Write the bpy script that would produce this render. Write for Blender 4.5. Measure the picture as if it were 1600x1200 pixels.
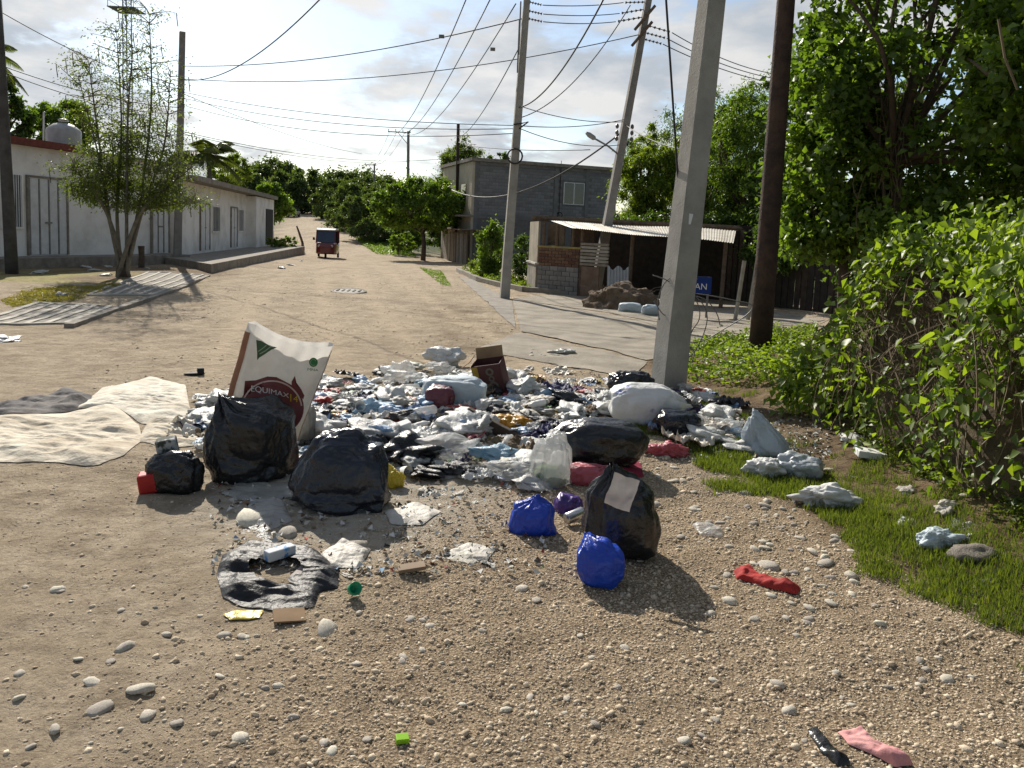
import bpy, bmesh, math, random
import numpy as np
from mathutils import Vector, Matrix, Euler

for o in list(bpy.data.objects): bpy.data.objects.remove(o)
scene = bpy.context.scene
COL = scene.collection
R = math.radians

# ------------------------------------------------------------------ camera
FPX, CX, CY = 1250.0, 800.0, 495.0          # focal length and principal point in photo pixels
PITCH, ROLL = math.atan(FPX / 12000.0), 0.041
CAM = Vector((0, 0, 1.65))
fw = Vector((0, math.cos(PITCH), -math.sin(PITCH)))
up0 = Vector((0, math.sin(PITCH), math.cos(PITCH)))
xr = Vector((1, 0, 0))
rt = xr * math.cos(ROLL) + up0 * math.sin(ROLL)
up = up0 * math.cos(ROLL) - xr * math.sin(ROLL)
cd = bpy.data.cameras.new('camera')
cam = bpy.data.objects.new('camera', cd); COL.objects.link(cam)
m = Matrix((rt, up, -fw)).transposed().to_4x4(); m.translation = CAM
cam.matrix_world = m
cd.sensor_width = 36; cd.lens = FPX / 1600 * 36; cd.shift_y = (CY - 600) / 1600
cd.clip_start = 0.05; cd.clip_end = 3000
scene.camera = cam

# ------------------------------------------------------------------ sun, sky, exposure
SUN_AZ, SUN_EL = R(-24), R(34)              # azimuth from +Y, negative is left
sd = Vector((math.sin(SUN_AZ) * math.cos(SUN_EL), math.cos(SUN_AZ) * math.cos(SUN_EL), math.sin(SUN_EL)))
sl = bpy.data.lights.new('sun', 'SUN'); sl.energy = 5.0; sl.angle = R(0.5); sl.color = (1.0, 0.93, 0.82)
so = bpy.data.objects.new('sun', sl); COL.objects.link(so)
so.rotation_euler = sd.to_track_quat('Z', 'Y').to_euler()
so.location = (0, 0, 40)
W = bpy.data.worlds.new('World'); scene.world = W; W.use_nodes = True
nt = W.node_tree; nt.nodes.clear()
def N(tree, typ, **kw):
    n = tree.nodes.new(typ)
    for k, v in kw.items():
        if k in n.inputs: n.inputs[k].default_value = v
        else: setattr(n, k, v)
    return n
def L(tree, a, b): tree.links.new(a, b)
out = N(nt, 'ShaderNodeOutputWorld'); bg = N(nt, 'ShaderNodeBackground', Strength=0.095)
sky = N(nt, 'ShaderNodeTexSky', sky_type='NISHITA', sun_disc=False, sun_elevation=SUN_EL, sun_rotation=SUN_AZ)
sky.air_density = 1.0; sky.dust_density = 0.5
tc = N(nt, 'ShaderNodeTexCoord'); sep = N(nt, 'ShaderNodeSeparateXYZ'); L(nt, tc.outputs['Generated'], sep.inputs[0])
def M(tree, op, a=None, b=None, c=None, clamp=False):
    n = tree.nodes.new('ShaderNodeMath'); n.operation = op; n.use_clamp = clamp
    for i, v in enumerate((a, b, c)):
        if v is None: continue
        if isinstance(v, (int, float)): n.inputs[i].default_value = v
        else: tree.links.new(v, n.inputs[i])
    return n.outputs[0]
zc = M(nt, 'ADD', M(nt, 'MAXIMUM', sep.outputs[2], 0.0), 0.22)
cmb = N(nt, 'ShaderNodeCombineXYZ')
L(nt, M(nt, 'DIVIDE', sep.outputs[0], zc), cmb.inputs[0]); L(nt, M(nt, 'DIVIDE', sep.outputs[1], zc), cmb.inputs[1])
def sky_noise(off, scale, detail, rough):
    ad = nt.nodes.new('ShaderNodeVectorMath'); ad.operation = 'ADD'; ad.inputs[1].default_value = off
    L(nt, cmb.outputs[0], ad.inputs[0])
    n = N(nt, 'ShaderNodeTexNoise', Scale=scale, Detail=detail, Roughness=rough, Distortion=0.15); L(nt, ad.outputs[0], n.inputs['Vector'])
    return n.outputs[0]
c1 = sky_noise((3.1, 7.3, 0.0), 1.5, 10, 0.58)
c2 = sky_noise((3.1 - 0.07, 7.3 + 0.15, 0.0), 1.5, 6, 0.52)      # same field shifted towards the sun: self-shading of the clouds
cov = N(nt, 'ShaderNodeMapRange'); L(nt, c1, cov.inputs[0]); cov.interpolation_type = 'SMOOTHSTEP'
cov.inputs[1].default_value = 0.445; cov.inputs[2].default_value = 0.555
lit = N(nt, 'ShaderNodeMapRange'); L(nt, M(nt, 'SUBTRACT', c1, c2), lit.inputs[0])
lit.inputs[1].default_value = -0.08; lit.inputs[2].default_value = 0.09
dt = nt.nodes.new('ShaderNodeVectorMath'); dt.operation = 'DOT_PRODUCT'; L(nt, tc.outputs['Generated'], dt.inputs[0]); dt.inputs[1].default_value = sd
ph = N(nt, 'ShaderNodeMapRange'); L(nt, dt.outputs['Value'], ph.inputs[0]); ph.interpolation_type = 'SMOOTHSTEP'   # forward scattering
ph.inputs[1].default_value = -0.1; ph.inputs[2].default_value = 1.0; ph.inputs[3].default_value = 1.5; ph.inputs[4].default_value = 6.0
cl = N(nt, 'ShaderNodeMix', data_type='RGBA'); L(nt, lit.outputs[0], cl.inputs[0])
cl.inputs[6].default_value = (0.72, 0.79, 0.88, 1); cl.inputs[7].default_value = (1.16, 1.16, 1.15, 1)
cs = nt.nodes.new('ShaderNodeVectorMath'); cs.operation = 'SCALE'; L(nt, cl.outputs[2], cs.inputs[0]); L(nt, ph.outputs[0], cs.inputs['Scale'])
mx = N(nt, 'ShaderNodeMix', data_type='RGBA'); L(nt, cov.outputs[0], mx.inputs[0])
L(nt, sky.outputs[0], mx.inputs[6]); L(nt, cs.outputs[0], mx.inputs[7])
L(nt, mx.outputs[2], bg.inputs[0]); L(nt, bg.outputs[0], out.inputs[0])
vs = scene.view_settings; vs.view_transform = 'Standard'; vs.look = 'None'; vs.exposure = 0.42; vs.gamma = 1; vs.use_curve_mapping = False

# ------------------------------------------------------------------ noise, terrain, pixel helpers
_rp = np.random.RandomState(5)
PERM = np.concatenate([_rp.permutation(256)] * 3)
GR = _rp.normal(size=(256, 3)); GR /= np.linalg.norm(GR, axis=1)[:, None]
def pnoise(p, seed=0):
    p = np.asarray(p, float) + seed * 17.31
    i = np.floor(p).astype(int); f = p - i; u = f * f * f * (f * (f * 6 - 15) + 10)
    r = 0
    for dx in (0, 1):
        for dy in (0, 1):
            for dz in (0, 1):
                h = PERM[PERM[PERM[(i[:, 0] + dx) & 255] + ((i[:, 1] + dy) & 255)] + ((i[:, 2] + dz) & 255)]
                g = GR[h]; d = f - np.array([dx, dy, dz])
                w = (u[:, 0] if dx else 1 - u[:, 0]) * (u[:, 1] if dy else 1 - u[:, 1]) * (u[:, 2] if dz else 1 - u[:, 2])
                r = r + w * (g * d).sum(1)
    return r * 1.6
def fbm(p, seed=0, oct=4, gain=.5):
    a, r, f = 1, 0, 1
    for k in range(oct): r = r + a * pnoise(np.asarray(p) * f, seed + k); a *= gain; f *= 2.03
    return r
def ridged(p, seed=0, oct=4, gain=.55):
    a, r, f = 1, 0, 1
    for k in range(oct): r = r + a * (1 - 2.2 * np.abs(pnoise(np.asarray(p) * f, seed + k))); a *= gain; f *= 2.1
    return r
def folds(v, seed=0, n=10, f0=1.2, f1=6.5):
    """straight sharp creases in random directions, like crumpled film"""
    rr = np.random.RandomState(seed * 7 + 1); v = np.asarray(v); w = v + .22 * np.stack([pnoise(v * 1.3, seed + k) for k in range(3)], 1); r = 0; tot = 0
    for i in range(n):
        f = f0 * (f1 / f0) ** (i / max(1, n - 1)); k = rr.normal(size=3); k *= f / np.linalg.norm(k); s = w @ k * .5 + rr.uniform()
        t = 4 * np.abs(s - np.floor(s + .5)) - 1; a = (f0 / f) ** .75; m = np.clip(.55 + 1.1 * pnoise(v * 1.1, seed + 20 + i), 0, 1)
        r = r + a * t * m; tot += a * .6
    return r / tot
def sstep(a, b, x):
    t = np.clip((x - a) / (b - a), 0, 1); return t * t * (3 - 2 * t)
YS = [-50, 12, 30, 50, 66, 90, 120, 160, 260, 700]; ZS = [0, 0, -.1, -.3, -.05, 1.2, 3.1, 5.2, 9, 12]
BAGS = []
def Hbase(x, y):
    x = np.asarray(x, float); y = np.asarray(y, float)
    z = np.interp(y, YS, ZS)
    z = z + 0.16 * sstep(-7.5, -10.5, x + 0.13 * (y - 22)) * sstep(10, 18, y) * sstep(75, 55, y)      # bank in front of the white houses
    z = z + 0.11 * np.exp(-(((x - 0.15) / 1.75) ** 2 + ((y - 6.9) / 1.35) ** 2) ** 1.5)                  # trodden-down rubbish under the heap
    z = z + 0.28 * sstep(2.0, 3.4, x) * sstep(13, 9.5, y) * sstep(1.0, 3.5, y)                         # verge rising to the hedge
    return z
def Hdetail(x, y):
    p = np.stack([x, y, np.zeros_like(x)], 1)
    near = sstep(40, 10, y)
    z = 0.035 * fbm(p * 0.55, 3, 3) + near * (0.012 * fbm(p * 2.7, 9, 3) + 0.006 * ridged(p * 7, 21, 2))
    d = np.abs(x + 0.235 * y - 0.2)
    return z
def grow(a, b, step, lim, k=1.09):
    xs = list(np.arange(a, b + 1e-6, step)); s = step; x = xs[-1]
    while x < lim[1]: s *= k; x += s; xs.append(x)
    s = step; x = xs[0]; pre = []
    while x > lim[0]: s *= k; x -= s; pre.append(x)
    return np.array(pre[::-1] + xs)
gx = grow(-5.5, 5.5, .042, (-900, 900)); gy = grow(1.6, 11.0, .042, (-60, 1500), 1.075)
XX, YY = np.meshgrid(gx, gy); fx, fy = XX.ravel(), YY.ravel()
nx, ny = len(gx), len(gy)
GZ = (Hbase(fx, fy) + Hdetail(fx, fy)).reshape(ny, nx)
def H(x, y):                                  # height of the ground mesh itself
    x = np.atleast_1d(np.asarray(x, float)); y = np.atleast_1d(np.asarray(y, float))
    i = np.clip(np.searchsorted(gx, x) - 1, 0, nx - 2); j = np.clip(np.searchsorted(gy, y) - 1, 0, ny - 2)
    u = (x - gx[i]) / (gx[i + 1] - gx[i]); v = (y - gy[j]) / (gy[j + 1] - gy[j])
    return (GZ[j, i] * (1 - u) + GZ[j, i + 1] * u) * (1 - v) + (GZ[j + 1, i] * (1 - u) + GZ[j + 1, i + 1] * u) * v
from bisect import bisect_left
_gx, _gy = gx.tolist(), gy.tolist()
def h1(x, y):
    i = min(max(bisect_left(_gx, x) - 1, 0), nx - 2); j = min(max(bisect_left(_gy, y) - 1, 0), ny - 2)
    u = (x - _gx[i]) / (_gx[i + 1] - _gx[i]); v = (y - _gy[j]) / (_gy[j + 1] - _gy[j])
    return float((GZ[j, i] * (1 - u) + GZ[j, i + 1] * u) * (1 - v) + (GZ[j + 1, i] * (1 - u) + GZ[j + 1, i + 1] * u) * v)
def ray(px, py): return fw + rt * ((px - CX) / FPX) - up * ((py - CY) / FPX)
def at_depth(px, py, Y):
    d = ray(px, py); return CAM + d * (Y / d.y)
def gp(px, py, dz=0.0):
    d = ray(px, py); t = 1.0; prev = t
    while t < 900:
        p = CAM + d * t
        if p.z < h1(p.x, p.y) + dz: break
        prev = t; t *= 1.02
    a, b = prev, t
    for _ in range(30):
        c = (a + b) / 2; p = CAM + d * c
        if p.z < h1(p.x, p.y) + dz: b = c
        else: a = c
    return CAM + d * b
def proj(p):
    v = Vector(p) - CAM; f = v.dot(fw); return (CX + FPX * v.dot(rt) / f, CY - FPX * v.dot(up) / f)
def mpp(p): return (Vector(p) - CAM).dot(fw) / FPX      # metres per photo pixel at a point

# ------------------------------------------------------------------ mesh helpers
def mesh_np(name, v, faces, smooth=False):
    v = np.asarray(v, dtype=np.float32)
    me = bpy.data.meshes.new(name)
    if isinstance(faces, np.ndarray):
        n, k = faces.shape
        me.vertices.add(len(v)); me.vertices.foreach_set('co', v.ravel())
        me.loops.add(n * k); me.loops.foreach_set('vertex_index', faces.astype(np.int32).ravel())
        me.polygons.add(n); me.polygons.foreach_set('loop_start', np.arange(0, n * k, k, dtype=np.int32))
        me.update(calc_edges=True); me.validate()
    else:
        me.from_pydata([tuple(map(float, q)) for q in v], [], faces); me.update()
    if smooth: me.polygons.foreach_set('use_smooth', np.ones(len(me.polygons), bool))
    return me
def offset_of(parent):
    while parent.parent: parent = parent.parent
    return np.array(parent.location)
def link(name, me, mat, parent=None, loc=None):
    if mat and not me.materials: me.materials.append(mat)
    o = bpy.data.objects.new(name, me); COL.objects.link(o)
    if parent: o.parent = parent
    if loc is not None: o.location = loc
    return o
def tag(o, label=None, cat=None, group=None, kind=None):
    if label: o['label'] = label
    if cat: o['category'] = cat
    if group: o['group'] = group
    if kind: o['kind'] = kind
    return o
def thing(name, label, cat, loc, group=None):
    o = bpy.data.objects.new(name, None); COL.objects.link(o); o.location = loc; o.empty_display_size = .1
    return tag(o, label, cat, group)
def set_attr(me, name, vals, domain='FACE'):
    a = me.attributes.new(name, 'FLOAT', domain); a.data.foreach_set('value', np.asarray(vals, np.float32))
class MB:
    def __init__(s): s.v = []; s.f = []
    def add(s, v, f):
        n = len(s.v); s.v += [tuple(map(float, q)) for q in v]; s.f += [tuple(i + n for i in q) for q in f]; return s
    def box(s, c, size, rot=None):
        hx, hy, hz = [q / 2 for q in size]
        vs_ = [Vector((x, y, z)) for x in (-hx, hx) for y in (-hy, hy) for z in (-hz, hz)]
        if rot is not None: vs_ = [rot @ q for q in vs_]
        return s.add([q + Vector(c) for q in vs_], [(0, 1, 3, 2), (4, 6, 7, 5), (0, 4, 5, 1), (2, 3, 7, 6), (0, 2, 6, 4), (1, 5, 7, 3)])
    def hexa(s, b, t): return s.add(list(b) + list(t), [(3, 2, 1, 0), (4, 5, 6, 7)] + [(i, (i + 1) % 4, 4 + (i + 1) % 4, 4 + i) for i in range(4)])
    def tube(s, pts, rad, n=8, cap=True):
        pts = [Vector(p) for p in pts]; rings = []
        rads = rad if isinstance(rad, (list, tuple, np.ndarray)) else [rad] * len(pts)
        prevx = None
        for i, p in enumerate(pts):
            t = (pts[min(i + 1, len(pts) - 1)] - pts[max(i - 1, 0)]).normalized()
            a = prevx if prevx is not None else (Vector((1, 0, 0)) if abs(t.x) < .8 else Vector((0, 1, 0)))
            a = (a - t * a.dot(t)).normalized(); prevx = a; b = t.cross(a)
            rings.append([p + (a * math.cos(2 * math.pi * k / n) + b * math.sin(2 * math.pi * k / n)) * rads[i] for k in range(n)])
        vv = [q for r_ in rings for q in r_]; ff = []
        for i in range(len(pts) - 1):
            for k in range(n): ff.append((i * n + k, i * n + (k + 1) % n, (i + 1) * n + (k + 1) % n, (i + 1) * n + k))
        if cap: ff += [tuple(range(n - 1, -1, -1)), tuple(range((len(pts) - 1) * n, len(pts) * n))]
        return s.add(vv, ff)
    def lathe(s, prof, c=(0, 0, 0), n=14, rot=None):
        vv = []; ff = []
        for r_, z in prof:
            for k in range(n):
                q = Vector((r_ * math.cos(2 * math.pi * k / n), r_ * math.sin(2 * math.pi * k / n), z))
                vv.append((rot @ q if rot is not None else q) + Vector(c))
        for i in range(len(prof) - 1):
            for k in range(n): ff.append((i * n + k, i * n + (k + 1) % n, (i + 1) * n + (k + 1) % n, (i + 1) * n + k))
        ff += [tuple(range(n - 1, -1, -1)), tuple(range((len(prof) - 1) * n, len(prof) * n))]
        return s.add(vv, ff)
    def build(s, name, mat, parent=None, smooth=False, loc=None):
        v = np.array(s.v)
        if parent is not None: v = v - offset_of(parent)
        elif loc is not None: v = v - np.array(loc)
        me = mesh_np(name, v, s.f, smooth)
        return link(name, me, mat, parent, loc if parent is None else None)
_ico = {}
def ico(sub):
    if sub not in _ico:
        bm = bmesh.new(); bmesh.ops.create_icosphere(bm, subdivisions=sub, radius=1)
        bm.verts.index_update()
        _ico[sub] = (np.array([v.co[:] for v in bm.verts]), np.array([[v.index for v in f.verts] for f in bm.faces])); bm.free()
    return _ico[sub]
OCT = (np.array([[1, 0, 0], [-1, 0, 0], [0, 1, 0], [0, -1, 0], [0, 0, 1], [0, 0, -1]], float),
       np.array([[0, 2, 4], [2, 1, 4], [1, 3, 4], [3, 0, 4], [2, 0, 5], [1, 2, 5], [3, 1, 5], [0, 3, 5]]))

# ------------------------------------------------------------------ materials
MATS = {}
def mat(name, c1, c2=None, scale=6, rough=.8, bump=.0, bscale=None, spec=.3, metal=0, detail=6, rnd=0.0, attr=None, sub=None, alpha=None, trans=0, contrast=(0.35, 0.65), coat=0, transl=0, crinkle=0):
    if name in MATS: return MATS[name]
    mt = bpy.data.materials.new(name); mt.use_nodes = True; t = mt.node_tree; t.nodes.clear()
    o = N(t, 'ShaderNodeOutputMaterial'); b = N(t, 'ShaderNodeBsdfPrincipled')
    b.inputs['Roughness'].default_value = rough; b.inputs['Specular IOR Level'].default_value = spec; b.inputs['Metallic'].default_value = metal
    b.inputs['Coat Weight'].default_value = coat
    tcn = N(t, 'ShaderNodeTexCoord')
    if c2 is None: c2 = tuple(x * .75 for x in c1)
    ns = N(t, 'ShaderNodeTexNoise', Scale=scale, Detail=detail, Roughness=.6); L(t, tcn.outputs['Object'], ns.inputs['Vector'])
    mr = N(t, 'ShaderNodeMapRange'); mr.inputs[1].default_value = contrast[0]; mr.inputs[2].default_value = contrast[1]; L(t, ns.outputs[0], mr.inputs[0])
    fac = mr.outputs[0]
    if attr:
        an = N(t, 'ShaderNodeAttribute', attribute_name=attr); fac = M(t, 'ADD', M(t, 'MULTIPLY', an.outputs['Fac'], .8), M(t, 'MULTIPLY', fac, .2))
    mc = N(t, 'ShaderNodeMix', data_type='RGBA'); L(t, fac, mc.inputs[0]); mc.inputs[6].default_value = (*c1, 1); mc.inputs[7].default_value = (*c2, 1)
    colr = mc.outputs[2]
    if rnd:
        oi = N(t, 'ShaderNodeObjectInfo'); hs = N(t, 'ShaderNodeHueSaturation'); L(t, colr, hs.inputs['Color'])
        L(t, M(t, 'MULTIPLY_ADD', oi.outputs['Random'], rnd * 2, 1 - rnd), hs.inputs['Value'])
        L(t, M(t, 'MULTIPLY_ADD', oi.outputs['Random'], .03, .485), hs.inputs['Hue']); colr = hs.outputs[0]
    L(t, colr, b.inputs['Base Color'])
    if bump:
        if crinkle:
            n0 = N(t, 'ShaderNodeTexNoise', Scale=crinkle * .5, Detail=3); L(t, tcn.outputs['Object'], n0.inputs['Vector']); vm = t.nodes.new('ShaderNodeVectorMath'); vm.operation = 'MULTIPLY_ADD'; vm.inputs[1].default_value = (.35 * 8 / crinkle,) * 3; L(t, n0.outputs['Color'], vm.inputs[0]); L(t, tcn.outputs['Object'], vm.inputs[2])
            vr = N(t, 'ShaderNodeTexVoronoi', Scale=crinkle, feature='F2'); vr2 = N(t, 'ShaderNodeTexVoronoi', Scale=crinkle * 2.3); L(t, vm.outputs[0], vr.inputs['Vector']); L(t, vm.outputs[0], vr2.inputs['Vector'])
            hh0 = M(t, 'ADD', vr.outputs['Distance'], M(t, 'MULTIPLY', vr2.outputs['Distance'], .4)); bq = N(t, 'ShaderNodeBump', Strength=.32, Distance=.2 / crinkle); L(t, hh0, bq.inputs['Height'])
        nb = N(t, 'ShaderNodeTexNoise', Scale=bscale or scale * 4, Detail=5, Roughness=.6); L(t, tcn.outputs['Object'], nb.inputs['Vector'])
        bn = N(t, 'ShaderNodeBump', Strength=min(1, bump), Distance=.02 * max(1, bump)); L(t, nb.outputs[0], bn.inputs['Height']); L(t, bn.outputs[0], b.inputs['Normal'])
        if crinkle: L(t, bq.outputs[0], bn.inputs['Normal'])
    sh = b.outputs[0]
    if transl:
        tl = N(t, 'ShaderNodeBsdfTranslucent'); hs2 = N(t, 'ShaderNodeMix', data_type='RGBA', blend_type='MULTIPLY'); hs2.inputs[0].default_value = 1
        L(t, colr, hs2.inputs[6]); hs2.inputs[7].default_value = sub or (1, 1, 1, 1); L(t, hs2.outputs[2], tl.inputs[0])
        ms = N(t, 'ShaderNodeMixShader'); ms.inputs[0].default_value = transl; L(t, sh, ms.inputs[1]); L(t, tl.outputs[0], ms.inputs[2]); sh = ms.outputs[0]
    if alpha is not None:
        tp = N(t, 'ShaderNodeBsdfTransparent'); ms = N(t, 'ShaderNodeMixShader'); ms.inputs[0].default_value = alpha
        L(t, tp.outputs[0], ms.inputs[1]); L(t, sh, ms.inputs[2]); sh = ms.outputs[0]
    L(t, sh, o.inputs[0]); MATS[name] = mt
    return mt
def leafmat(name, c1, c2, transl=.42, rough=.45):
    return mat(name, c1, c2, attr='rnd', rough=rough, spec=.4, transl=transl, sub=(2.1, 2.1, .6, 1), scale=.8)
# ------------------------------------------------------------------ ground
ii = (np.arange(ny - 1)[:, None] * nx + np.arange(nx - 1)[None, :]).ravel()
gf = np.stack([ii, ii + 1, ii + nx + 1, ii + nx], 1)
gme = mesh_np('ground', np.stack([fx, fy, GZ.ravel()], 1), gf, True)
P3 = np.stack([fx, fy, fx * 0], 1)
wob = .35 * fbm(P3 * .8, 40, 3)
def line_side(ax, ay, bx, by):     # signed distance, positive on the right when walking a->b
    dx, dy = bx - ax, by - ay; l = math.hypot(dx, dy); return ((fx - ax) * dy - (fy - ay) * dx) / l
g1, g2 = gp(330, 1200), gp(700, 800)
gravel = sstep(-.5, .5, line_side(g1.x, g1.y, g2.x, g2.y) + wob * .8) * sstep(9, 6.0, fy) * sstep(0, .01, fx + 9)
s1, s2 = gp(1600, 1010), gp(1060, 690)
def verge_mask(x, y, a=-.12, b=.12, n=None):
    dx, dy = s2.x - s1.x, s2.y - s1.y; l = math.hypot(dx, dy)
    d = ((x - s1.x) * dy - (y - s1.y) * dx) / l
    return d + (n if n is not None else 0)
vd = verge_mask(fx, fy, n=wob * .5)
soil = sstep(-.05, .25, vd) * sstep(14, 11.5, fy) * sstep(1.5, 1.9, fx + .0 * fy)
ash = np.exp(-(((fx + .95) / .95) ** 2 + ((fy - 4.85) / 1.0) ** 2) ** 2) + .55 * np.exp(-(((fx - .15) / 2.0) ** 2 + ((fy - 6.6) / 1.5) ** 2) ** 2)
ash = ash * (.8 + .6 * sstep(-.25, .25, fbm(P3 * 3.1, 51, 4)))
yell = sstep(16, 17.5, fy) * sstep(24, 20, fy) * sstep(-7.5, -9, fx) * sstep(-.2, .3, fbm(P3 * 1.1, 60, 3))
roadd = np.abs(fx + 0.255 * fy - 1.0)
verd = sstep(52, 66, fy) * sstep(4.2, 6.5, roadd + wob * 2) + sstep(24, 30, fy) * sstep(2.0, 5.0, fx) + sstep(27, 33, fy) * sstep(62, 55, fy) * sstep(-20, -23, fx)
soil = np.clip(soil + sstep(17.5, 19.5, fy + wob) * sstep(29, 25, fy) * sstep(-8.4, -9.6, fx) * .9, 0, 1)  # dark soil before the houses, with tree shadow put into the same tone
dark = sstep(0.1, .5, fbm(P3 * np.array([1.0, .35, 1]) * .5, 70, 4)) * sstep(8, 14, fy) * .7
sgn = fx + 0.255 * fy - 1.0 + .25 * np.sin(fy * .11)
track = sum(np.exp(-((sgn - q) / .20) ** 2) for q in (-1.9, -.45, .7, 2.1)) * sstep(6.5, 9, fy) * sstep(60, 40, fy)
dark = np.clip(dark + 1.1 * np.exp(-(((fx + .9 + .16 * (fy - 15)) / .75) ** 2 + ((fy - 15.5) / 4.5) ** 2) ** 1.5), 0, 1)
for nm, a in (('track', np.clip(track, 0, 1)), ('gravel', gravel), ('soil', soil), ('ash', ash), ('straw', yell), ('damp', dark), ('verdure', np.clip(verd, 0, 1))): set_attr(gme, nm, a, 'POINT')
gm = bpy.data.materials.new('dirt_ground'); gm.use_nodes = True; t = gm.node_tree; b = t.nodes['Principled BSDF']
b.inputs['Roughness'].default_value = .95; b.inputs['Specular IOR Level'].default_value = .12
tcn = N(t, 'ShaderNodeTexCoord')
def gnoise(scale, detail=6, rough=.6):
    n = N(t, 'ShaderNodeTexNoise', Scale=scale, Detail=detail, Roughness=rough); L(t, tcn.outputs['Object'], n.inputs['Vector']); return n.outputs[0]
def gmix(fac, a, b_):
    n = N(t, 'ShaderNodeMix', data_type='RGBA')
    (L(t, fac, n.inputs[0]) if not isinstance(fac, float) else setattr(n.inputs[0], 'default_value', fac))
    for q, v in ((6, a), (7, b_)):
        if isinstance(v, tuple): n.inputs[q].default_value = (*v, 1)
        else: L(t, v, n.inputs[q])
    return n.outputs[2]
def gramp(v, a, b_):
    n = N(t, 'ShaderNodeMapRange'); n.inputs[1].default_value = a; n.inputs[2].default_value = b_; L(t, v, n.inputs[0]); return n.outputs[0]
def gattr(nm): return N(t, 'ShaderNodeAttribute', attribute_name=nm).outputs['Fac']
c = gmix(gramp(gnoise(.55, 8), .35, .65), (.43, .345, .243), (.315, .25, .173))
c = gmix(gramp(gnoise(2.6, 9, .7), .42, .62), c, (.49, .40, .29))
c = gmix(M(t, 'MULTIPLY', gramp(gnoise(38, 4, .7), .52, .68), .55), c, (.16, .115, .07))
vo = N(t, 'ShaderNodeTexVoronoi', Scale=88.0); L(t, tcn.outputs['Object'], vo.inputs['Vector'])
vcol = N(t, 'ShaderNodeSeparateColor'); L(t, vo.outputs['Color'], vcol.inputs[0])
gcol = gmix(vcol.outputs[0], (.47, .355, .23), (.68, .54, .37))
gcol = gmix(gramp(vo.outputs['Distance'], .25, .75), gcol, (.22, .16, .105))
c = gmix(gattr('gravel'), c, gcol)
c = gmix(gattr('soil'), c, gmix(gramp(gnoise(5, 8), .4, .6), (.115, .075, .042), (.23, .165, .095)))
c = gmix(M(t, 'MULTIPLY', gattr('ash'), gramp(gnoise(11, 8, .75), .30, .58)), c, (.50, .455, .375))
c = gmix(gattr('straw'), c, gmix(gramp(gnoise(9, 5), .4, .6), (.38, .33, .13), (.25, .24, .09)))
c = gmix(M(t, 'MULTIPLY', gattr('damp'), gramp(gnoise(1.2, 8, .7), .4, .6)), c, (.20, .15, .095))
c = gmix(M(t, 'MULTIPLY', gramp(gnoise(3.2, 11, .8), .47, .64), .5), c, (.19, .145, .095))
c = gmix(M(t, 'MULTIPLY', gattr('track'), gramp(gnoise(1.7, 8, .7), .36, .6)), c, (.47, .375, .26))
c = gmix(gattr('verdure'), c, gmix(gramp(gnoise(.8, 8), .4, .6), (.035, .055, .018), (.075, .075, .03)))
L(t, c, b.inputs['Base Color'])
hgt = M(t, 'ADD', M(t, 'MULTIPLY', gnoise(45, 6, .75), .5), M(t, 'MULTIPLY', M(t, 'SUBTRACT', 1.0, vo.outputs['Distance']), M(t, 'ADD', gattr('gravel'), .25)))
bn = N(t, 'ShaderNodeBump', Strength=.6, Distance=.009); L(t, hgt, bn.inputs['Height'])
bn2 = N(t, 'ShaderNodeBump', Strength=.9, Distance=.09); L(t, gnoise(5, 9, .75), bn2.inputs['Height']); L(t, bn2.outputs[0], bn.inputs['Normal']); L(t, bn.outputs[0], b.inputs['Normal'])
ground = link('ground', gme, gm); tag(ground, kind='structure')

# pebbles: dense gravel as one mesh, with the colour of each pebble in an attribute
def pebbles(name, pts, sizes, tmpl, flat, rng, mt, parent):
    tv, tf = tmpl; n = len(pts); k = len(tv)
    sc = sizes[:, None] * np.stack([rng.uniform(.75, 1.35, n), rng.uniform(.6, 1.1, n), rng.uniform(*flat, n)], 1)
    a = rng.uniform(0, 6.283, n); ca, sa = np.cos(a), np.sin(a)
    v = tv[None] * (1 + .28 * rng.uniform(-1, 1, (n, k, 1))) * sc[:, None, :]
    v = np.stack([v[..., 0] * ca[:, None] - v[..., 1] * sa[:, None], v[..., 0] * sa[:, None] + v[..., 1] * ca[:, None], v[..., 2] + .25 * v[..., 0] * rng.uniform(-1, 1, (n, 1))], 2)
    v = v + np.stack([pts[:, 0], pts[:, 1], H(pts[:, 0], pts[:, 1]) + sizes * .10], 1)[:, None, :]
    f = (tf[None] + (np.arange(n) * k)[:, None, None]).reshape(-1, 3)
    me = mesh_np(name, v.reshape(-1, 3), f, True); set_attr(me, 'rnd', np.repeat(rng.beta(1.5, 1.5, n), len(tf)))
    return tag(link(name, me, mt, parent), kind='stuff')
peb_m = mat('pebble', (.36, .275, .185), (.70, .60, .455), attr='rnd', rough=.85, spec=.2, scale=40, bump=.3, bscale=150)
stone_m = mat('river_stone', (.42, .38, .31), (.58, .53, .45), rough=.85, spec=.25, scale=7, bump=.4, bscale=40, rnd=.3)
rng = np.random.RandomState(3)
def scatter(n, x0, x1, y0, y1, dens):
    out_ = np.zeros((0, 2))
    while len(out_) < n:
        p = np.stack([rng.uniform(x0, x1, n), rng.uniform(y0, y1, n)], 1)
        out_ = np.concatenate([out_, p[rng.uniform(0, 1, n) < dens(p[:, 0], p[:, 1])]])
    return out_[:n]
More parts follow.
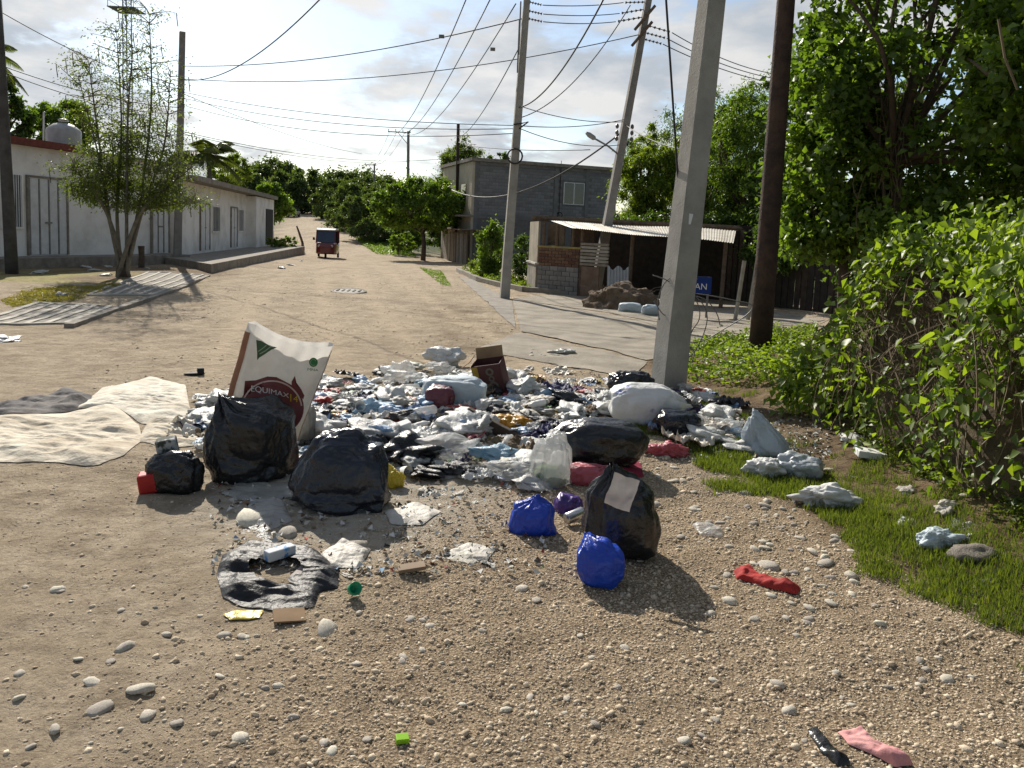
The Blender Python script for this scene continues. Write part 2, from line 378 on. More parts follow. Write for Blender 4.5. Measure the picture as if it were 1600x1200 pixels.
def gdens(x, y):
    l = math.hypot(g2.x - g1.x, g2.y - g1.y)
    d = ((x - g1.x) * (g2.y - g1.y) - (y - g1.y) * (g2.x - g1.x)) / l
    w = .3 * fbm(np.stack([x, y, x * 0], 1) * .9, 40, 3)
    g = .10 + .90 * sstep(-.7, .6, d + w)
    v = verge_mask(x, y, n=w * .4)
    return g * sstep(.25, -.15, v) * np.clip(3.4 / (y + .5), 0, 1) ** 1.3 * (np.abs(x) < .75 * y + .5)
pp = scatter(54000, -4.2, 4.2, 1.7, 7.5, gdens)
pebbles('gravel', pp, np.clip(rng.lognormal(-5.4, .48, len(pp)), .0025, .016), OCT, (.5, .9), rng, peb_m, ground)
pp = scatter(1300, -4.2, 4.2, 1.8, 8.5, gdens)
pebbles('coarse_gravel', pp, np.clip(rng.lognormal(-4.6, .35, len(pp)), .006, .020), ico(1), (.45, .85), rng, peb_m, ground)
pp = scatter(3500, -12, 3, 7.5, 30, lambda x, y: np.clip(10 / y, 0, 1) ** 1.5 * sstep(-.4, .3, fbm(np.stack([x, y, x * 0], 1) * .6, 5, 3)) * (x < .12 * y - .2) * (x > -.42 * y - 1))
pebbles('road_grit', pp, np.clip(rng.lognormal(-4.45, .4, len(pp)), .007, .03), OCT, (.4, .8), rng, peb_m, ground)
# stones large enough to pick out: one object each, children of the ground
def stone_mesh(seed, sub=3, flat=.5):
    v, f = ico(sub); rr = np.random.RandomState(seed)
    n = .22 * fbm(v * 1.1, seed, 3) + .26 * folds(v, seed, 7, 1.0, 3.0)
    q = v * (1 + n)[:, None] * np.array([1, rr.uniform(.6, .9), flat * rr.uniform(.8, 1.2)])
    return mesh_np('stone', q, f, True)
STONES = [stone_mesh(100 + i, 2, .30 + .02 * i) for i in range(10)]
for s_ in STONES: s_.materials.append(stone_m)
rs = random.Random(8)
def stone(x, y, r, sink=.25, me=None):
    o = bpy.data.objects.new('stone', me or rs.choice(STONES)); COL.objects.link(o); o.parent = ground
    o.location = (x, y, h1(x, y) + r * sink * .2); o.scale = (r, r, r); o.rotation_euler = (rs.uniform(-.25, .25), rs.uniform(-.25, .25), rs.uniform(0, 6.3)); return o
for (px, py, w) in [(157, 1108, 46), (219, 1077, 50), (145, 1067, 32), (85, 1141, 30), (232, 1118, 30), (375, 1154, 40), (277, 1130, 28), (195, 1014, 38), (260, 992, 24), (90, 922, 26), (112, 940, 10),
                    (640, 968, 22), (660, 970, 16), (672, 978, 17), (630, 1028, 22), (660, 1016, 16), (722, 1101, 18), (930, 1132, 22), (1068, 1157, 26), (1098, 1150, 18), (815, 920, 24), (838, 938, 22), (1200, 885, 42),
                    (1215, 1070, 26), (1232, 1112, 30), (1265, 950, 24), (1305, 1052, 20), (1480, 1062, 24), (1448, 1046, 18), (1450, 1046, 16), (1375, 975, 24), (1140, 940, 26), (1180, 968, 20), (1110, 960, 22), (350, 994, 26), (380, 996, 24),
                    (545, 860, 60), (395, 812, 60), (450, 835, 40), (510, 985, 50), (1295, 735, 20), (1360, 690, 18), (1290, 880, 32), (1330, 900, 36), (1270, 862, 28), (1165, 772, 26), (1195, 790, 22), (1440, 712, 26), (1510, 775, 24), (1550, 910, 24)]:
    p = gp(px, py); stone(p.x, p.y, w / 2 * mpp(p) * .95)
for i in range(190):
    if i < 100: px, py = rs.uniform(1020, 1340), 0; py = 720 + (px - 1020) * .62 + rs.gauss(0, 50); py = max(715, py)
    else: px, py = rs.uniform(20, 1560), 880 + 300 * rs.random()
    p = gp(px, py); stone(p.x, p.y, rs.uniform(.010, .032) * (1.15 if i < 100 else .75))
rock_m = mat('verge_rock', (.16, .135, .115), (.30, .27, .23), scale=9, bump=.8, bscale=18, rough=.9)
rk = stone_mesh(77, 4, .5); rk.materials.append(rock_m)
p = gp(1530, 878); o = stone(p.x, p.y + .08, 35 * mpp(p), .3, rk); o.name = 'rock'
tk = stone_mesh(78, 3, .3); tk.materials.append(mat('slate_stone', (.30, .30, .29), (.42, .41, .38), rough=.7, scale=14, bump=.5))

# ------------------------------------------------------------------ concrete side street and kerbs
conc = mat('worn_concrete', (.33, .29, .23), (.185, .16, .125), scale=1.6, bump=.8, bscale=30, rough=.9, detail=9)
conc2 = mat('old_concrete', (.29, .26, .215), (.17, .152, .128), scale=3.5, bump=.5, bscale=26, rough=.92, detail=9)
def sheet_px(name, poly, mt, lift=.012, nsub=26, kind='structure', parent=None):
    """a pavement sheet over a quad of ground points, following the terrain"""
    a, b_, c_, d_ = [gp(*q) for q in poly]; v = []; f = []
    for i in range(nsub + 1):
        for j in range(nsub + 1):
            u, w = i / nsub, j / nsub
            q = (a * (1 - u) + b_ * u) * (1 - w) + (d_ * (1 - u) + c_ * u) * w
            e = .07 * math.sin(q.x * 7.1 + q.y * 4.7) * math.sin(q.x * 2.3) * (1 if j in (0, nsub) or i in (0, nsub) else 0)
            v.append((q.x + e * .5, q.y + e, h1(q.x, q.y) + lift))
    k = nsub + 1
    for i in range(nsub):
        for j in range(nsub): f.append((i * k + j, (i + 1) * k + j, (i + 1) * k + j + 1, i * k + j + 1))
    o = link(name, mesh_np(name, v, f, True), mt, parent)
    if kind and not parent: tag(o, kind=kind)
    return o
# slabs of the side street, cracked along their joints
sheet_px('concrete_street', [(745, 548), (985, 592), (1010, 566), (812, 521)], conc, .010)
sheet_px('concrete_street', [(814, 519), (1012, 563), (1180, 528), (800, 468)], conc, .014)
sheet_px('concrete_street', [(716, 432), (806, 514), (800, 470), (738, 437)], conc2, .012)
sheet_px('concrete_street', [(800, 466), (1180, 526), (1290, 500), (1000, 452)], conc, .010)
def kerb(name, pts, w, h, mt, label=None):
    for a, b_ in zip(pts[:-1], pts[1:]):
        A, B = gp(*a), gp(*b_); n = max(1, int((B - A).length / 1.6)); d = (B - A).normalized(); s = Vector((-d.y, d.x, 0)) * w / 2
        for i in range(n):
            p = A.lerp(B, i / n); q = A.lerp(B, (i + 1) / n) - d * .02
            zb, zq = h1(p.x, p.y), h1(q.x, q.y)
            mb = MB(); jit = rs.uniform(-.015, .015)
            mb.hexa([p - s - Vector((0, 0, p.z - zb + .1)), q - s - Vector((0, 0, q.z - zq + .1)), q + s - Vector((0, 0, q.z - zq + .1)), p + s - Vector((0, 0, p.z - zb + .1))],
                    [Vector((x.x, x.y, z + h + jit)) for x, z in ((p - s, zb), (q - s, zq), (q + s, zq), (p + s, zb))])
            tag(mb.build(name, mt), kind='structure')
kerb('kerb', [(716, 424), (748, 440), (820, 456), (905, 462)], .18, .16, conc2)

# left pavement: raised walk in front of the white houses, ribbed ramps at the road edge
wk = [gp(272, 414), gp(330, 427), gp(476, 397), gp(466, 383)]
mb = MB()
A, B, C_, D_ = [Vector((p.x, p.y, 0)) for p in wk]
D2 = Vector((-14.4, 48, 0)); A2 = Vector((-12.3, 28.2, 0))
for P, Q, Rr, S in ((A, B, C_, D2), (A2, A, D2, Vector((-15.2, 48.2, 0)))):
    zz = .30
    mb.hexa([q - Vector((0, 0, .5)) for q in (P, Q, Rr, S)], [q + Vector((0, 0, zz)) for q in (P, Q, Rr, S)])
tag(mb.build('pavement', conc2), kind='structure')
mb = MB(); mb.hexa([Vector(q) for q in ((-15.6, 20.9, -.3), (-14.2, 20.6, -.3), (-12.0, 29.6, -.3), (-13.2, 30.2, -.3))], [Vector(q) for q in ((-15.6, 20.9, .40), (-14.2, 20.6, .40), (-12.0, 29.6, .38), (-13.2, 30.2, .38))])
tag(mb.build('plinth', conc2), kind='structure')
white_c = mat('whitewashed_concrete', (.50, .475, .41), (.33, .30, .25), scale=5, bump=.3, rough=.9)
def ramp(poly, nb, wbar):
    base = sheet_px('pavement', poly, conc2, .012, 10)
    a, b_, c_, d_ = [gp(*q) for q in poly]
    def bar(p, q, w):
        mb2 = MB(); n = 8; pts = [p.lerp(q, i / n) for i in range(n + 1)]
        dd = (q - p).normalized(); s = Vector((-dd.y, dd.x, 0)) * w / 2
        for u, v_ in zip(pts[:-1], pts[1:]):
            bo = [Vector((k.x, k.y, h1(k.x, k.y))) for k in (u - s, v_ - s, v_ + s, u + s)]
            mb2.hexa(bo, [k + Vector((0, 0, .028)) for k in bo])
        mb2.build('rib', white_c, base)
    for i in range(nb + 1): bar(a.lerp(b_, i / nb), d_.lerp(c_, i / nb), wbar)
    bar(a, b_, wbar); bar(d_, c_, wbar)
ramp([(-60, 506), (103, 506), (172, 480), (60, 474)], 5, .09)
ramp([(138, 462), (235, 462), (318, 430), (232, 426)], 5, .07)
kerb('kerb', [(108, 512), (190, 483), (268, 456), (325, 432)], .14, .05, conc2)

# manhole cover
p = gp(545, 456); mh = thing('manhole_cover', 'round metal manhole cover with slots set in the dirt road', 'manhole', (p.x, p.y, p.z)); mh.rotation_euler = (R(4.5), 0, 0)
rr = .46
MB().lathe([(rr, -.05), (rr, .03), (rr * .86, .035), (rr * .86, .02)], p, 28).build('rim', conc2, mh)
MB().lathe([(rr * .84, -.02), (rr * .84, .03), (.001, .036)], p, 28).build('lid', mat('cast_iron', (.10, .095, .085), (.17, .14, .11), rough=.7, scale=20, bump=.3), mh)
for i in range(-2, 3):
    MB().box(p + Vector((i * .14, 0, .04)), (.05, .28, .012)).build('slot', mat('black_hole', (.012, .011, .01)), mh)

# ------------------------------------------------------------------ buildings on the left
def frame(P0, P1):
    P0, P1 = Vector((*P0, 0)), Vector((*P1, 0)); d = (P1 - P0); ln = d.length; d.normalize(); return P0, d, Vector((d.y, -d.x, 0)), ln
def wbox(mb, fr, u0, u1, z0, z1, n0, n1):
    P, d, n, _ = fr
    b_ = [P + d * u + n * q for u, q in ((u0, n0), (u1, n0), (u1, n1), (u0, n1))]
    return mb.hexa([q + Vector((0, 0, z0)) for q in b_], [q + Vector((0, 0, z1)) for q in b_])
def u_px(fr, px, z=1.0):
    a, b_ = -20.0, fr[3] + 20
    for _ in range(50):
        c_ = (a + b_) / 2
        if proj(fr[0] + fr[1] * c_ + Vector((0, 0, z)))[0] < px: a = c_
        else: b_ = c_
    return a
def z_py(fr, px, py):
    u = u_px(fr, px); P = fr[0] + fr[1] * u; a, b_ = -3.0, 12.0
    for _ in range(50):
        c_ = (a + b_) / 2
        if proj((P.x, P.y, c_))[1] > py: a = c_
        else: b_ = c_
    return a
plaster = mat('white_plaster', (.80, .785, .75), (.56, .535, .49), scale=1.1, contrast=(.46, .74), bump=.3, bscale=20, rough=.9, detail=9)
door_w = mat('painted_white_metal', (.68, .69, .69), (.56, .56, .56), scale=4, rough=.5, bump=.1)
tile_red = mat('red_roof_edge', (.20, .055, .04), (.12, .04, .03), scale=8, rough=.85, bump=.5)
grey_metal = mat('grey_metal', (.25, .25, .25), (.16, .15, .14), rough=.5, metal=.4)
dark_in = mat('dark_interior', (.02, .02, .022), (.012, .012, .014))
wood_d = mat('weathered_wood', (.17, .125, .085), (.09, .065, .045), scale=9, bump=.6, bscale=30, rough=.9)
glass_d = mat('dark_window_glass', (.02, .025, .03), (.03, .035, .04), rough=.08, spec=.6)
def door(fr, u0, u1, z0, z1, parent, leaves=2, slats=9, m1=None):
    d_ = wbox(MB(), fr, u0, u1, z0, z1, -.02, .03).build('door', m1 or door_w, parent)
    fm = MB(); w = .06
    for a, b_, c_, e in ((u0 - w, u0, z0, z1 + w), (u1, u1 + w, z0, z1 + w), (u0, u1, z1, z1 + w)): wbox(fm, fr, a, b_, c_, e, -.02, .07)
    fm.build('frame', conc2, d_)
    k = leaves
    for i in range(k):
        a = u0 + (u1 - u0) * i / k; b_ = u0 + (u1 - u0) * (i + 1) / k
        wbox(MB(), fr, a + .015, a + .06, z0 + .02, z1 - .02, .03, .05).build('stile', grey_metal, d_)
        for j in range(slats):
            za = z0 + (z1 - z0) * (j + .1) / slats; zb = z0 + (z1 - z0) * (j + .9) / slats
            wbox(MB(), fr, a + .075, b_ - .01, za, zb, .03, .042).build('panel', m1 or door_w, d_)
    wbox(MB(), fr, (u0 + u1) / 2 - .12, (u0 + u1) / 2 + .12, z0 + .95, z0 + 1.0, .05, .075).build('handle', grey_metal, d_)
    return d_
def grille_window(fr, u0, u1, z0, z1, parent, bars=7):
    w = wbox(MB(), fr, u0, u1, z0, z1, -.05, .012).build('window', glass_d, parent)
    f = MB()
    for a, b_, c_, e in ((u0 - .06, u0, z0 - .06, z1 + .06), (u1, u1 + .06, z0 - .06, z1 + .06), (u0, u1, z1, z1 + .06), (u0, u1, z0 - .06, z0)): wbox(f, fr, a, b_, c_, e, -.02, .06)
    f.build('frame', plaster, w)
    for i in range(bars):
        a = u0 + (u1 - u0) * (i + .5) / bars
        wbox(MB(), fr, a - .012, a + .012, z0, z1, .05, .075).build('bar', door_w, w)
    return w
F1 = frame((-15.5, 19.4), (-12.95, 30.0))
h1r = thing('white_house', 'low white plastered house with dark red roof edge and wide white double door', 'house', (-14.2, 25, .3))
zt = 3.62
wbox(MB(), F1, 0, F1[3], .1, zt, -4.5, 0).build('wall', plaster, h1r)
rf = wbox(MB(), F1, -.3, F1[3] * .56, zt, zt + .20, -4.7, .28).build('roof', tile_red, h1r)
wbox(MB(), F1, F1[3] * .56 + .02, F1[3] + .1, zt, zt + .12, -4.7, .12).build('roof_slab', conc2, h1r)
door(F1, u_px(F1, 44), u_px(F1, 103), .42, 2.72, h1r, 4, 11)
grille_window(F1, u_px(F1, 4), u_px(F1, 33), 1.25, 2.75, h1r, 8)
door(F1, u_px(F1, 236), u_px(F1, 262), .40, 2.55, h1r, 3, 2)
F2 = frame((-12.85, 30.6), (-15.75, 50.5))
h2r = thing('white_house', 'long white plastered row house with flat concrete roof slab behind the raised pavement', 'house', (-14.2, 40, .3))
zt2 = 3.15
wbox(MB(), F2, 0, F2[3], .1, zt2, -5, 0).build('wall', plaster, h2r)
wbox(MB(), F2, -.2, F2[3] + .3, zt2, zt2 + .2, -5.2, .75).build('roof_slab', conc2, h2r)
for a, b_ in ((312, 326), (360, 369)): door(F2, u_px(F2, a), u_px(F2, b_), .38, 2.35, h2r, 2, 1)
for a, b_ in ((331, 342), (372, 379)): grille_window(F2, u_px(F2, a), u_px(F2, b_), 1.2, 2.3, h2r, 5)
u9 = u_px(F2, 384)
wbox(MB(), F2, u9, F2[3], .12, zt2 - .05, 0, .55).build('porch_wall', plaster, h2r)
wbox(MB(), F2, u9 + 3.2, F2[3] - .5, .4, 2.5, .55, .58).build('doorway', dark_in, h2r)
# water tank on the roof
tp = at_depth(100, 236, 26.5); wt = thing('water_tank', 'grey white plastic water tank with domed lid on the red edged roof', 'water tank', (tp.x, tp.y, 3.7))
MB().lathe([(.50, 3.72), (.52, 3.8), (.52, 4.38), (.50, 4.42), (.30, 4.58), (.14, 4.62)], (tp.x, tp.y, 0), 24).build('body', mat('tank_plastic', (.40, .40, .385), (.31, .31, .30), rough=.5), wt, True)
MB().lathe([(.16, 4.68), (.16, 4.74), (.02, 4.77)], (tp.x, tp.y, 0), 16).build('lid', mat('tank_plastic', (.5, .5, .48)), wt)
MB().tube([(tp.x - .62, tp.y - .1, 3.7), (tp.x - .58, tp.y - .1, 4.95)], .03, 6).build('vent_pipe', door_w, wt)
# tower far behind
b_ = at_depth(200, 230, 130); tw = thing('lattice_tower', 'slender steel lattice mast rising behind the white house', 'tower', (b_.x, b_.y, 0))
tm = mat('galvanised_steel', (.28, .29, .31), (.22, .23, .24), rough=.5, metal=.3); tz = at_depth(200, -40, 130).z
mb = MB(); hw = .85
for k in range(3):
    a = k * 2.094; MB().tube([(b_.x + hw * math.cos(a), b_.y + hw * math.sin(a), 0), (b_.x + hw * math.cos(a) * .8, b_.y + hw * math.sin(a) * .8, tz)], .09, 5).build('leg', tm, tw)
n = int(tz / 1.3)
for i in range(n):
    for k in range(3):
        a, a2 = k * 2.094, (k + 1) * 2.094; s = 1 - .2 * i / n; z0, z1 = i * 1.3, i * 1.3 + 1.3
        p0 = (b_.x + hw * s * math.cos(a), b_.y + hw * s * math.sin(a), z0); p1 = (b_.x + hw * s * math.cos(a2), b_.y + hw * s * math.sin(a2), z1)
        mb.tube([p0, p1], .045, 3, False); mb.tube([p0, (p1[0], p1[1], z0)], .045, 3, False)
mb.build('bracing', tm, tw)
zp = at_depth(200, 16, 130).z
pl = MB()
pl.box((b_.x, b_.y, zp), (4.2, 4.2, .12))
for sx, sy in ((-1, -1), (1, -1), (1, 1), (-1, 1)): pl.tube([(b_.x + 2 * sx, b_.y + 2 * sy, zp), (b_.x + 2 * sx, b_.y + 2 * sy, zp + 1)], .05, 4)
for a, c_ in (((-2, -2), (2, -2)), ((2, -2), (2, 2)), ((2, 2), (-2, 2)), ((-2, 2), (-2, -2))): pl.tube([(b_.x + a[0], b_.y + a[1], zp + 1), (b_.x + c_[0], b_.y + c_[1], zp + 1)], .05, 4)
pl.build('platform', tm, tw)

# ------------------------------------------------------------------ two-storey block house on the right
blockm = mat('concrete_block', (.235, .235, .235), (.165, .165, .17), scale=2, bump=.5, bscale=40, rough=.95, rnd=.16)
mortar = mat('mortar', (.17, .165, .16), (.13, .125, .12), bump=.4, rough=.95)
cream = mat('cream_plaster', (.52, .46, .35), (.42, .37, .28), scale=2, rough=.9, bump=.2)
c0 = gp(737, 412); Yc = c0.y
PR = at_depth(958, 400, Yc + 3.2)
FH = frame((c0.x, c0.y), (PR.x, PR.y)); zb = c0.z
hr = thing('block_house', 'two storey house of bare grey concrete blocks with one white framed window', 'house', (c0.x + 3, c0.y + 1, zb))
ztop = z_py(FH, 742, 252); zmid = z_py(FH, 742, 336)
wbox(MB(), FH, .0, FH[3], zb - .3, ztop, -7, 0).build('wall', mortar, hr)
wbox(MB(), FH, -.30, FH[3] + .2, ztop, ztop + .20, -7.2, .22).build('roof_slab', conc2, hr)
wbox(MB(), FH, -.16, 0, zb - .3, ztop - .02, -7, .02).build('front_wall', cream, hr)
beam = mat('grey_concrete_beam', (.20, .20, .20), (.14, .14, .14), scale=2, bump=.3, rough=.95)
wbox(MB(), FH, .02, FH[3], zmid - .18, zmid, 0, .035).build('floor_beam', beam, hr)
wbox(MB(), FH, .02, FH[3], ztop - .42, ztop - .25, 0, .035).build('ring_beam', beam, hr)
ucol = [.1, u_px(FH, 868, 4), u_px(FH, 916, 4)]
for u in ucol: wbox(MB(), FH, u - .1, u + .14, zb, ztop - .01, 0, .04).build('column', beam, hr)
uw0, uw1 = u_px(FH, 881, 4), u_px(FH, 911, 4); zw0, zw1 = z_py(FH, 896, 319), z_py(FH, 896, 287)
bme = MB().box((0, 0, 0), (.385, .05, .185)).build('concrete_block', blockm); bdata = bme.data; bpy.data.objects.remove(bme)
rotz = math.atan2(FH[1].y, FH[1].x)
def block_at(fr, u, z, parent, data, nrm=.0, sc=(1, 1, 1), nm='concrete_block'):
    o = bpy.data.objects.new(nm, data); COL.objects.link(o); o.parent = parent
    o.location = fr[0] + fr[1] * u + fr[2] * nrm + Vector((0, 0, z)) - Vector(offset_of(parent)); o.rotation_euler = (0, 0, math.atan2(fr[1].y, fr[1].x)); o.scale = sc
row = 0; z = zmid + .11; cnt = 0
while z < ztop - .08:
    u = .32 + (.2 if row % 2 else 0)
    while u < FH[3] - .2 and cnt < 300:
        if not (uw0 - .22 < u < uw1 + .22 and zw0 - .1 < z < zw1 + .1) and not any(abs(u - q) < .2 for q in ucol) and not (ztop - .45 < z < ztop - .2):
            block_at(FH, u, z, hr, bdata, -.012 + rs.uniform(-.002, .002)); cnt += 1
        u += .40
    z += .20; row += 1
wn = wbox(MB(), FH, uw0, uw1, zw0, zw1, .0, .025).build('window', dark_in, hr); fm = MB(); w = .05
um = (uw0 + uw1) / 2
for a, b_, c_, e in ((uw0 - w, uw0, zw0 - w, zw1 + w), (uw1, uw1 + w, zw0 - w, zw1 + w), (uw0, uw1, zw1, zw1 + w), (uw0, uw1, zw0 - w, zw0), (um - .03, um + .03, zw0, zw1)): wbox(fm, FH, a, b_, c_, e, .01, .06)
fm.build('frame', door_w, wn)
for a, b_ in ((uw0 + .01, um - .04), (um + .04, uw1 - .01)): wbox(MB(), FH, a, b_, zw0 + .01, zw1 - .01, .026, .034).build('pane', glass_d, wn)
P = FH[0] + FH[1] * u_px(FH, 874, 4) + FH[2] * .05
MB().tube([P + Vector((0, 0, ztop + .4)), P + Vector((0, 0, zmid + .2))], .02, 5).build('pipe', dark_in, hr)
mb = MB(); P2 = P + Vector((0.05, 0, zmid + .25)); mb.tube([P2 + Vector((.16 * math.cos(a / 3), -.02, .16 * math.sin(a / 3))) for a in range(0, 20)], .025, 5); mb.build('cable_coil', dark_in, hr)
wbox(MB(), FH, -.20, -.165, zmid + .7, zmid + 1.9, -2.2, -1.2).build('window', glass_d, hr)
wbox(MB(), FH, -.9, .0, zmid - .12, zmid - .02, -2.5, .1).build('canopy', conc2, hr)

# plank shed and tin lean-to beside the block house, plank by plank
sh = thing('plank_shed', 'lean-to of upright weathered planks under a rusty tin sheet beside block house', 'shed', (c0.x - 1.4, c0.y + 2, zb))
A_ = gp(690, 403); Bq = gp(733, 414); FS = frame((A_.x, A_.y), (Bq.x - .1, Bq.y + .1))
npl = int(FS[3] / .19)
plk = [mat('plank_%d' % i, *c_) for i, c_ in enumerate((((.20, .155, .11), (.12, .09, .06)), ((.30, .26, .21), (.2, .17, .13)), ((.13, .085, .06), (.08, .06, .045)), ((.40, .37, .32), (.28, .25, .2))))]
for i in range(npl):
    wbox(MB(), FS, i * .19, i * .19 + .17, h1(A_.x, A_.y) - .2, h1(A_.x, A_.y) + 1.75 + rs.uniform(-.12, .12), rs.uniform(-.02, 0), .03).build('plank', rs.choice(plk), sh)
rust = mat('rusty_tin', (.21, .15, .11), (.13, .075, .05), scale=3, rough=.8, bump=.3)
wbox(MB(), FS, -.3, FS[3] + .3, h1(A_.x, A_.y) + 1.95, h1(A_.x, A_.y) + 2.0, -1.5, .6).build('tin_sheet', rust, sh)
# ------------------------------------------------------------------ shack with corrugated roof
A_ = gp(836, 456); Bq = at_depth(1138, 470, 20.6)
FK = frame((A_.x, A_.y), (Bq.x, Bq.y)); gz = h1(A_.x + 1, A_.y - .5) - .02
sk = thing('shack', 'low shack of blocks, bricks and boards under a pale corrugated tin roof', 'shack', (A_.x + 2, A_.y, gz))
uK = lambda px: u_px(FK, px)
zK = lambda px, py: z_py(FK, px, py)
ub0, ub1 = uK(842), uK(905); zbr0, zbr1 = zK(870, 416), zK(870, 388)
wbox(MB(), FK, ub0, ub1, gz - .2, zbr1, -.14, -.015).build('wall_core', mortar, sk)
rows = 6; hh = (zbr0 - gz) / rows; cols = 5; ww = (ub1 - ub0) / cols
bd = MB().box((0, 0, 0), (ww * .94, .06, hh * .90)).build('concrete_block', mat('shack_block', (.24, .235, .225), (.165, .16, .155), scale=3, bump=.5, bscale=40, rough=.95, rnd=.2)); bdat = bd.data; bpy.data.objects.remove(bd)
for r_ in range(rows):
    for c_ in range(cols + (r_ % 2)):
        u = ub0 + ww * (c_ + (.5 if r_ % 2 == 0 else 0)); s = 1
        if r_ % 2 and c_ in (0, cols): u += ww * .25 * (1 if c_ == 0 else -1); s = .48
        block_at(FK, u, gz + hh * (r_ + .5), sk, bdat, rs.uniform(-.006, .006), (s, 1, 1))
brm = mat('red_brick', (.185, .105, .07), (.125, .07, .048), scale=5, bump=.5, bscale=40, rough=.95, rnd=.25)
nb_r = 6; hb = (zbr1 - zbr0) / nb_r; wb = (ub1 - ub0) / 6
bd = MB().box((0, 0, 0), (wb * .93, .06, hb * .82)).build('brick', brm); brd = bd.data; bpy.data.objects.remove(bd)
for r_ in range(nb_r):
    for c_ in range(6 + (r_ % 2)):
        u = ub0 + wb * (c_ + (.5 if r_ % 2 == 0 else 0)); s = 1
        if r_ % 2 and c_ in (0, 6): u += wb * .25 * (1 if c_ == 0 else -1); s = .48
        block_at(FK, u, zbr0 + hb * (r_ + .5), sk, brd, rs.uniform(-.008, .008), (s, 1, 1), 'brick')
# side wall running back on the left, board panels, posts
sidew = mat('stained_board', (.33, .29, .22), (.22, .19, .145), scale=2, rough=.9, bump=.2)
zr = zK(850, 346)
mb = MB(); q0 = FK[0] + FK[1] * (ub0 - .02); q1 = at_depth(826, 440, A_.y + 1.8)
d = (Vector((q1.x, q1.y, 0)) - q0).normalized(); FW = frame((q0.x, q0.y), (q1.x, q1.y))
wbox(MB(), FW, 0, FW[3], zK(840, 412), zr, -.03, .03).build('side_board', sidew, sk)
wbox(MB(), FW, 0, FW[3], gz - .2, zK(840, 413), -.06, .05).build('side_wall', conc2, sk)
wbox(MB(), FW, -.05, FW[3] + .1, zK(840, 413), zK(840, 413) + .05, -.1, .1).build('sill', mat('white_plank', (.55, .53, .47)), sk)
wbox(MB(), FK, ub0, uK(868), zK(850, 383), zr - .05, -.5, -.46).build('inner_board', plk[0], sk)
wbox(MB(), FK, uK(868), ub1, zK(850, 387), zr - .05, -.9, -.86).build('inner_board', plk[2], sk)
wbox(MB(), FK, ub0 - .05, ub1 + .05, zbr1 + .002, zbr1 + .06, -.16, .03).build('sill', mat('yellow_plank', (.32, .26, .09), (.22, .18, .07)), sk)
for px, top in ((847, 347), (868, 352), (893, 356), (907, 358)):
    u = uK(px); MB().tube([FK[0] + FK[1] * u + FK[2] * -.05 + Vector((0, 0, gz - .1 if px == 907 else zbr1)), FK[0] + FK[1] * u + FK[2] * -.05 + Vector((0, 0, zK(px, top)))], .05, 6).build('post', wood_d, sk)
for i in range(7):     # horizontal slats beside the leaning pole
    z0 = zK(925, 416); z1 = zK(925, 379); a = z0 + (z1 - z0) * i / 7
    wbox(MB(), FK, uK(906), uK(950), a + .01, a + (z1 - z0) / 7 * .82, -.05 + rs.uniform(-.02, .02), 0).build('slat', plk[3 if i % 3 else 1], sk)
wbox(MB(), FK, uK(906), uK(936), gz - .2, zK(925, 417), -.06, -.02).build('lower_panel', rust, sk)
wbox(MB(), FK, ub0 - .3, FK[3] + .6, gz - .2, zr + .1, -2.9, -2.8).build('back_wall', mat('shade_toned_board_wall', (.035, .028, .022), (.02, .017, .014), rough=.95), sk)  # shade inside the shack is put into this wall's dark colour
for px in (985, 1130): u = uK(px); MB().tube([FK[0] + FK[1] * u + Vector((0, 0, gz - .1)), FK[0] + FK[1] * u + Vector((0.03, 0, zK(px, 366 if px < 1000 else 378)))], .055, 6).build('post', wood_d, sk)
# corrugated roof: front eave lower than the back edge
Fl, Fr = at_depth(893, 357, FK[0].y - .9), at_depth(1146, 379, Bq.y - .5); Bl, Br = at_depth(857, 344.5, FK[0].y + 1.2), at_depth(1150, 360, Bq.y + 2.6)
v = []; f = []; nu, nv = 220, 4
for j in range(nv + 1):
    for i in range(nu + 1):
        u, w = i / nu, j / nv; q = Fl.lerp(Fr, u).lerp(Bl.lerp(Br, u), w); z = q.z + .012 * math.sin(u * 2 * math.pi * 70) + .02 * math.sin(u * 9 + 1)
        v.append((q.x, q.y - .02 * math.sin(u * 31), z))
for j in range(nv):
    for i in range(nu): f.append((j * (nu + 1) + i, j * (nu + 1) + i + 1, (j + 1) * (nu + 1) + i + 1, (j + 1) * (nu + 1) + i))
tin = mat('pale_corrugated_tin', (.52, .49, .42), (.30, .24, .17), scale=2.5, rough=.55, spec=.4, bump=.15, contrast=(.45, .8))
link('tin_roof', mesh_np('tin_roof', np.array(v) - offset_of(sk), f, True), tin, sk)
MB().tube([Bl + Vector((-.5, .1, .06)), Br + Vector((.5, .1, .06))], .09, 6).build('ridge_beam', wood_d, sk)
